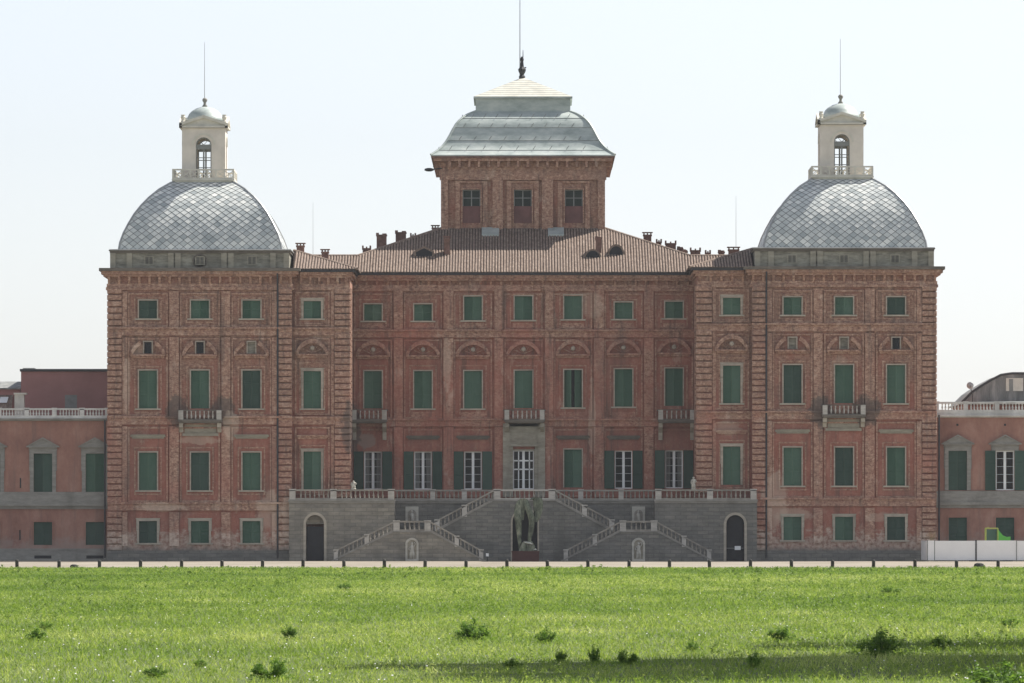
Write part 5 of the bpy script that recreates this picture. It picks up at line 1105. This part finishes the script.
def leaves(n, hmax, size, patch=None, dark=0, clump=0):
    x, y, d = scatter(n, patch); n = len(x); top = hmax*tall(x, y)
    if clump:                                                 # gather leaves into small rosettes
        x = np.repeat(x, clump); y = np.repeat(y, clump); d = np.repeat(d, clump); top = np.repeat(top*rng.uniform(.5,1.3,n), clump); r_ = np.repeat(rng.uniform(.05,.22,n), clump); o_ = np.repeat(rng.normal(0,.10,n), clump)
        n = len(x); a = rng.uniform(0,6.28,n); q = rng.random(n)**.6; x = x+np.cos(a)*q*r_; y = y+np.sin(a)*q*r_; top = top*(1-.5*q*q)
    z = top*(1-rng.random(n)**2*.8); sz = size*(d/115)**.85*rng.uniform(.6,1.4,n)
    a = rng.normal(0,1,(n,3)); a[:,2] *= .6; a /= np.linalg.norm(a,axis=1)[:,None]; b = np.cross(a, rng.normal(0,1,(n,3))); b /= np.linalg.norm(b,axis=1)[:,None]
    P_ = np.stack([x,y,z],1); V = np.stack([P_-a*sz[:,None], P_-b*sz[:,None]*.6, P_+a*sz[:,None]], 1)
    sh = tone(x, y, n)-dark
    if clump: sh = sh + o_
    return V, np.clip(sh, 0, 1)
parts = [blades(230000, .05, .13, .013), blades(30000, .12, .24, .014, lambda x,y: lown(x, y*.4, .5, 21)+.6*lown(x,y,2.2,22)-.25),
         leaves(230000, .12, .020), leaves(7000, .22, .026, lambda x,y: lown(x, y*.4, .3, 41)+.7*lown(x,y,1.6,42)-.05, .06, 16), leaves(2600, .34, .030, lambda x,y: lown(x, y*.5, .25, 51)-.05, .16, 22)]
me = soup('lawn_grass', np.concatenate([p[0] for p in parts]), np.concatenate([p[1] for p in parts]), 'grass_blade'); tag(link(bpy.data.objects.new('lawn_grass', me)), kind='stuff')
n = 420; d = 104+rng.random(n)**1.5*150; x = (rng.random(n)*2-1)*d*.093; y = -D+d; z = rng.uniform(.12,.2,n); r_ = rng.uniform(.010,.018,n)
k_ = lown(x, y*.4, .3, 33) > -.1; x, y, z, r_, d = x[k_], y[k_], z[k_], r_[k_], d[k_]; n = len(x)
V = np.zeros((n,4,3)); V[:,:,0] = x[:,None]+r_[:,None]*np.array([-1,1,1,-1]); V[:,:,1] = y[:,None]+r_[:,None]*np.array([-1,-1,1,1])*.7; V[:,:,2] = z[:,None]+r_[:,None]*np.array([-.5,-.5,.7,.7])
tag(link(bpy.data.objects.new('daisies', soup('daisies', V, np.zeros(n), 'petal_white', 4))), kind='stuff')

def leaf_cloud(n, c, rad, size, seed, jitter=.5, flat=0):
    r = np.random.default_rng(seed); th = r.normal(0,1,(n,3)); th /= np.linalg.norm(th,axis=1)[:,None]; rr = r.random(n)**.45
    P_ = np.array(c) + th*rr[:,None]*np.array(rad); a = r.normal(0,1,(n,3)); a /= np.linalg.norm(a,axis=1)[:,None]; b = np.cross(a, r.normal(0,1,(n,3))); b /= np.linalg.norm(b,axis=1)[:,None]
    s_ = size*r.uniform(.6,1.4,n)[:,None]; V = np.stack([P_-a*s_, P_-b*s_*.45, P_+a*s_, P_+b*s_*.45], 1); return V, np.clip(.5+.2*r.normal(0,1,n),0,1)
def weed_mesh(seed, leaves_, spread, tall_):
    r = random.Random(seed); Vs, Ss = [], []; st = MB(); ns = 12+seed%5
    for i in range(ns):
        a = r.uniform(0,6.28); q = math.sqrt(r.random()); h = tall_*(1-.55*q*q)*r.uniform(.65,1.15); tx_, ty_ = math.cos(a)*spread*q, math.sin(a)*spread*q*.8
        st.tube([(0,0,0),(tx_*.6,ty_*.6,h*.5),(tx_,ty_,h)],[.010,.008,.004],4)
        for t in (.25,.5,.75,1.0): V, S = leaf_cloud(leaves_//(ns*4), (tx_*t, ty_*t, h*t*.9), (spread*.24, spread*.24, tall_*.16), .030, seed*50+i*5+int(t*10)); Vs.append(V); Ss.append(S)
        V, S = leaf_cloud(14, (tx_, ty_, h*1.05), (.05, .05, tall_*.16), .024, seed*70+i); Vs.append(V); Ss.append(S)
    V, S = leaf_cloud(500, (0, 0, .06), (spread*1.5, spread*1.5, .10), .03, seed*990); Vs.append(V); Ss.append(S+.15)
    V = np.concatenate(Vs); V[:,:,2] = np.maximum(V[:,:,2], 0.0)
    me = soup('weed', V, np.concatenate(Ss), 'weed_leaf', 4); return me, st.mesh('stem', 'weed_leaf')
wm = [weed_mesh(k+1, 2400, .42, .60) for k in range(4)]
weeds = [(880,656,46,27,0,'largest bushy weed at right, beside the tree shadow on the lawn'),(272,680,36,24,1,'dark dense bushy weed low in the left foreground of the lawn'),(472,641,36,22,2,'spreading bushy weed in the lawn below the central stairs'),
 (289,640,17,15,3,'small round weed in the lawn left of centre'),(36,641,24,14,0,'low dark weed at the far left of the lawn'),(45,630,16,10,1,'small weed just above the low dark weed at far left'),(546,643,20,15,2,'small upright weed right of the spreading weed'),
 (783,641,30,14,3,'flat weed in the lawn left of the largest bushy weed'),(626,665,22,17,1,'bushy weed at the front edge of the tree shadow'),(594,664,14,19,2,'thin upright weed just left of the bushy weed in the tree shadow'),(754,668,22,17,0,'weed standing in the middle of the tree shadow'),
 (156,678,28,12,3,'low flat weed in the left foreground'),(692,652,13,12,2,'tiny weed between the tree shadow and the distant lawn'),(560,662,14,12,3,'tiny weed near the left tip of the tree shadow'),(345,588+2,16,8,1,'faint dark weed far off in the lawn left of centre'),
 (1000,697,80,34,2,'pale green weed cropped by the bottom right corner'),(940,650,26,14,3,'weed in the upper patch of tree shadow at right'),(1010,628,24,10,0,'far weed near the right edge of the lawn'),(891,594,20,8,1,'far small weed below the right hoarding'),(200,667,18,8,3,'tiny weed between the two left foreground weeds'),(512,668,20,10,0,'low weed at the left part of the tree shadow')]
for (p, q, wpx, hpx, k, lab) in weeds:
    d = EYE*FPX/(q-HOR); sc_ = d/FPX; me, sm_ = wm[k]
    o = thing('weed', ((p-CXP)*sc_, d-D, 0), lab, 'weed', 'weeds scattered over the lawn'); sx = wpx*sc_*1.2/.95; sz = hpx*sc_/.62
    f_ = bpy.data.objects.new('foliage', me); COL.objects.link(f_); f_.parent = o; s_ = bpy.data.objects.new('stem', sm_); COL.objects.link(s_); s_.parent = o
    o.scale = (sx, sx, sz); o.rotation_euler.z = random.uniform(0, 6.28)

def tree(x, d, H, R_, seed, label):
    y = d-D; r = random.Random(seed); t = thing('tree', (x, y, 0), label, 'tree', 'trees beside the lawn')
    m = MB(); m.tube([(x,y,-.1),(x+.1,y,H*.25),(x-.05,y+.1,H*.55),(x,y,H*.85)],[.42,.32,.2,.05],9)
    tips = []
    for i in range(16):
        a = r.uniform(0,6.28); z0_ = H*r.uniform(.22,.7); L_ = R_*r.uniform(.6,.95)*(1.1-z0_/H*.6); e = (x+math.cos(a)*L_, y+math.sin(a)*L_, z0_+L_*.55); m.tube([(x,y,z0_),((x+e[0])/2,(y+e[1])/2,z0_+L_*.2),e],[.13,.08,.03],5); tips.append(e)
    m.obj('trunk', 'bark', t)
    Vs, Ss = [], []
    for i, e in enumerate(tips + [(x, y, H*.9), (x, y, H*.8), (x+.6, y, H*.7)]):
        for j in range(3):
            c = (e[0]+r.gauss(0,R_*.16), e[1]+r.gauss(0,R_*.16), e[2]+r.gauss(0,R_*.12)); V, S = leaf_cloud(1100, c, (R_*.36,R_*.36,R_*.30), .24, seed*100+i*3+j); Vs.append(V); Ss.append(S)
    me = soup('crown', np.concatenate(Vs), np.concatenate(Ss), 'tree_leaf', 4); me.transform(Matrix.Translation((-x,-y,0))); o = bpy.data.objects.new('crown', me); COL.objects.link(o); o.parent = t
tree(17.2, 132, 31, 5.0, 1, 'very tall leafy tree just right of the lawn view')
tree(20.0, 147, 18, 4.6, 2, 'leafy tree right of the lawn, farthest from the camera')
tree(16.6, 121.5, 25, 4.9, 3, 'leafy tree right of the lawn, nearest to the camera')
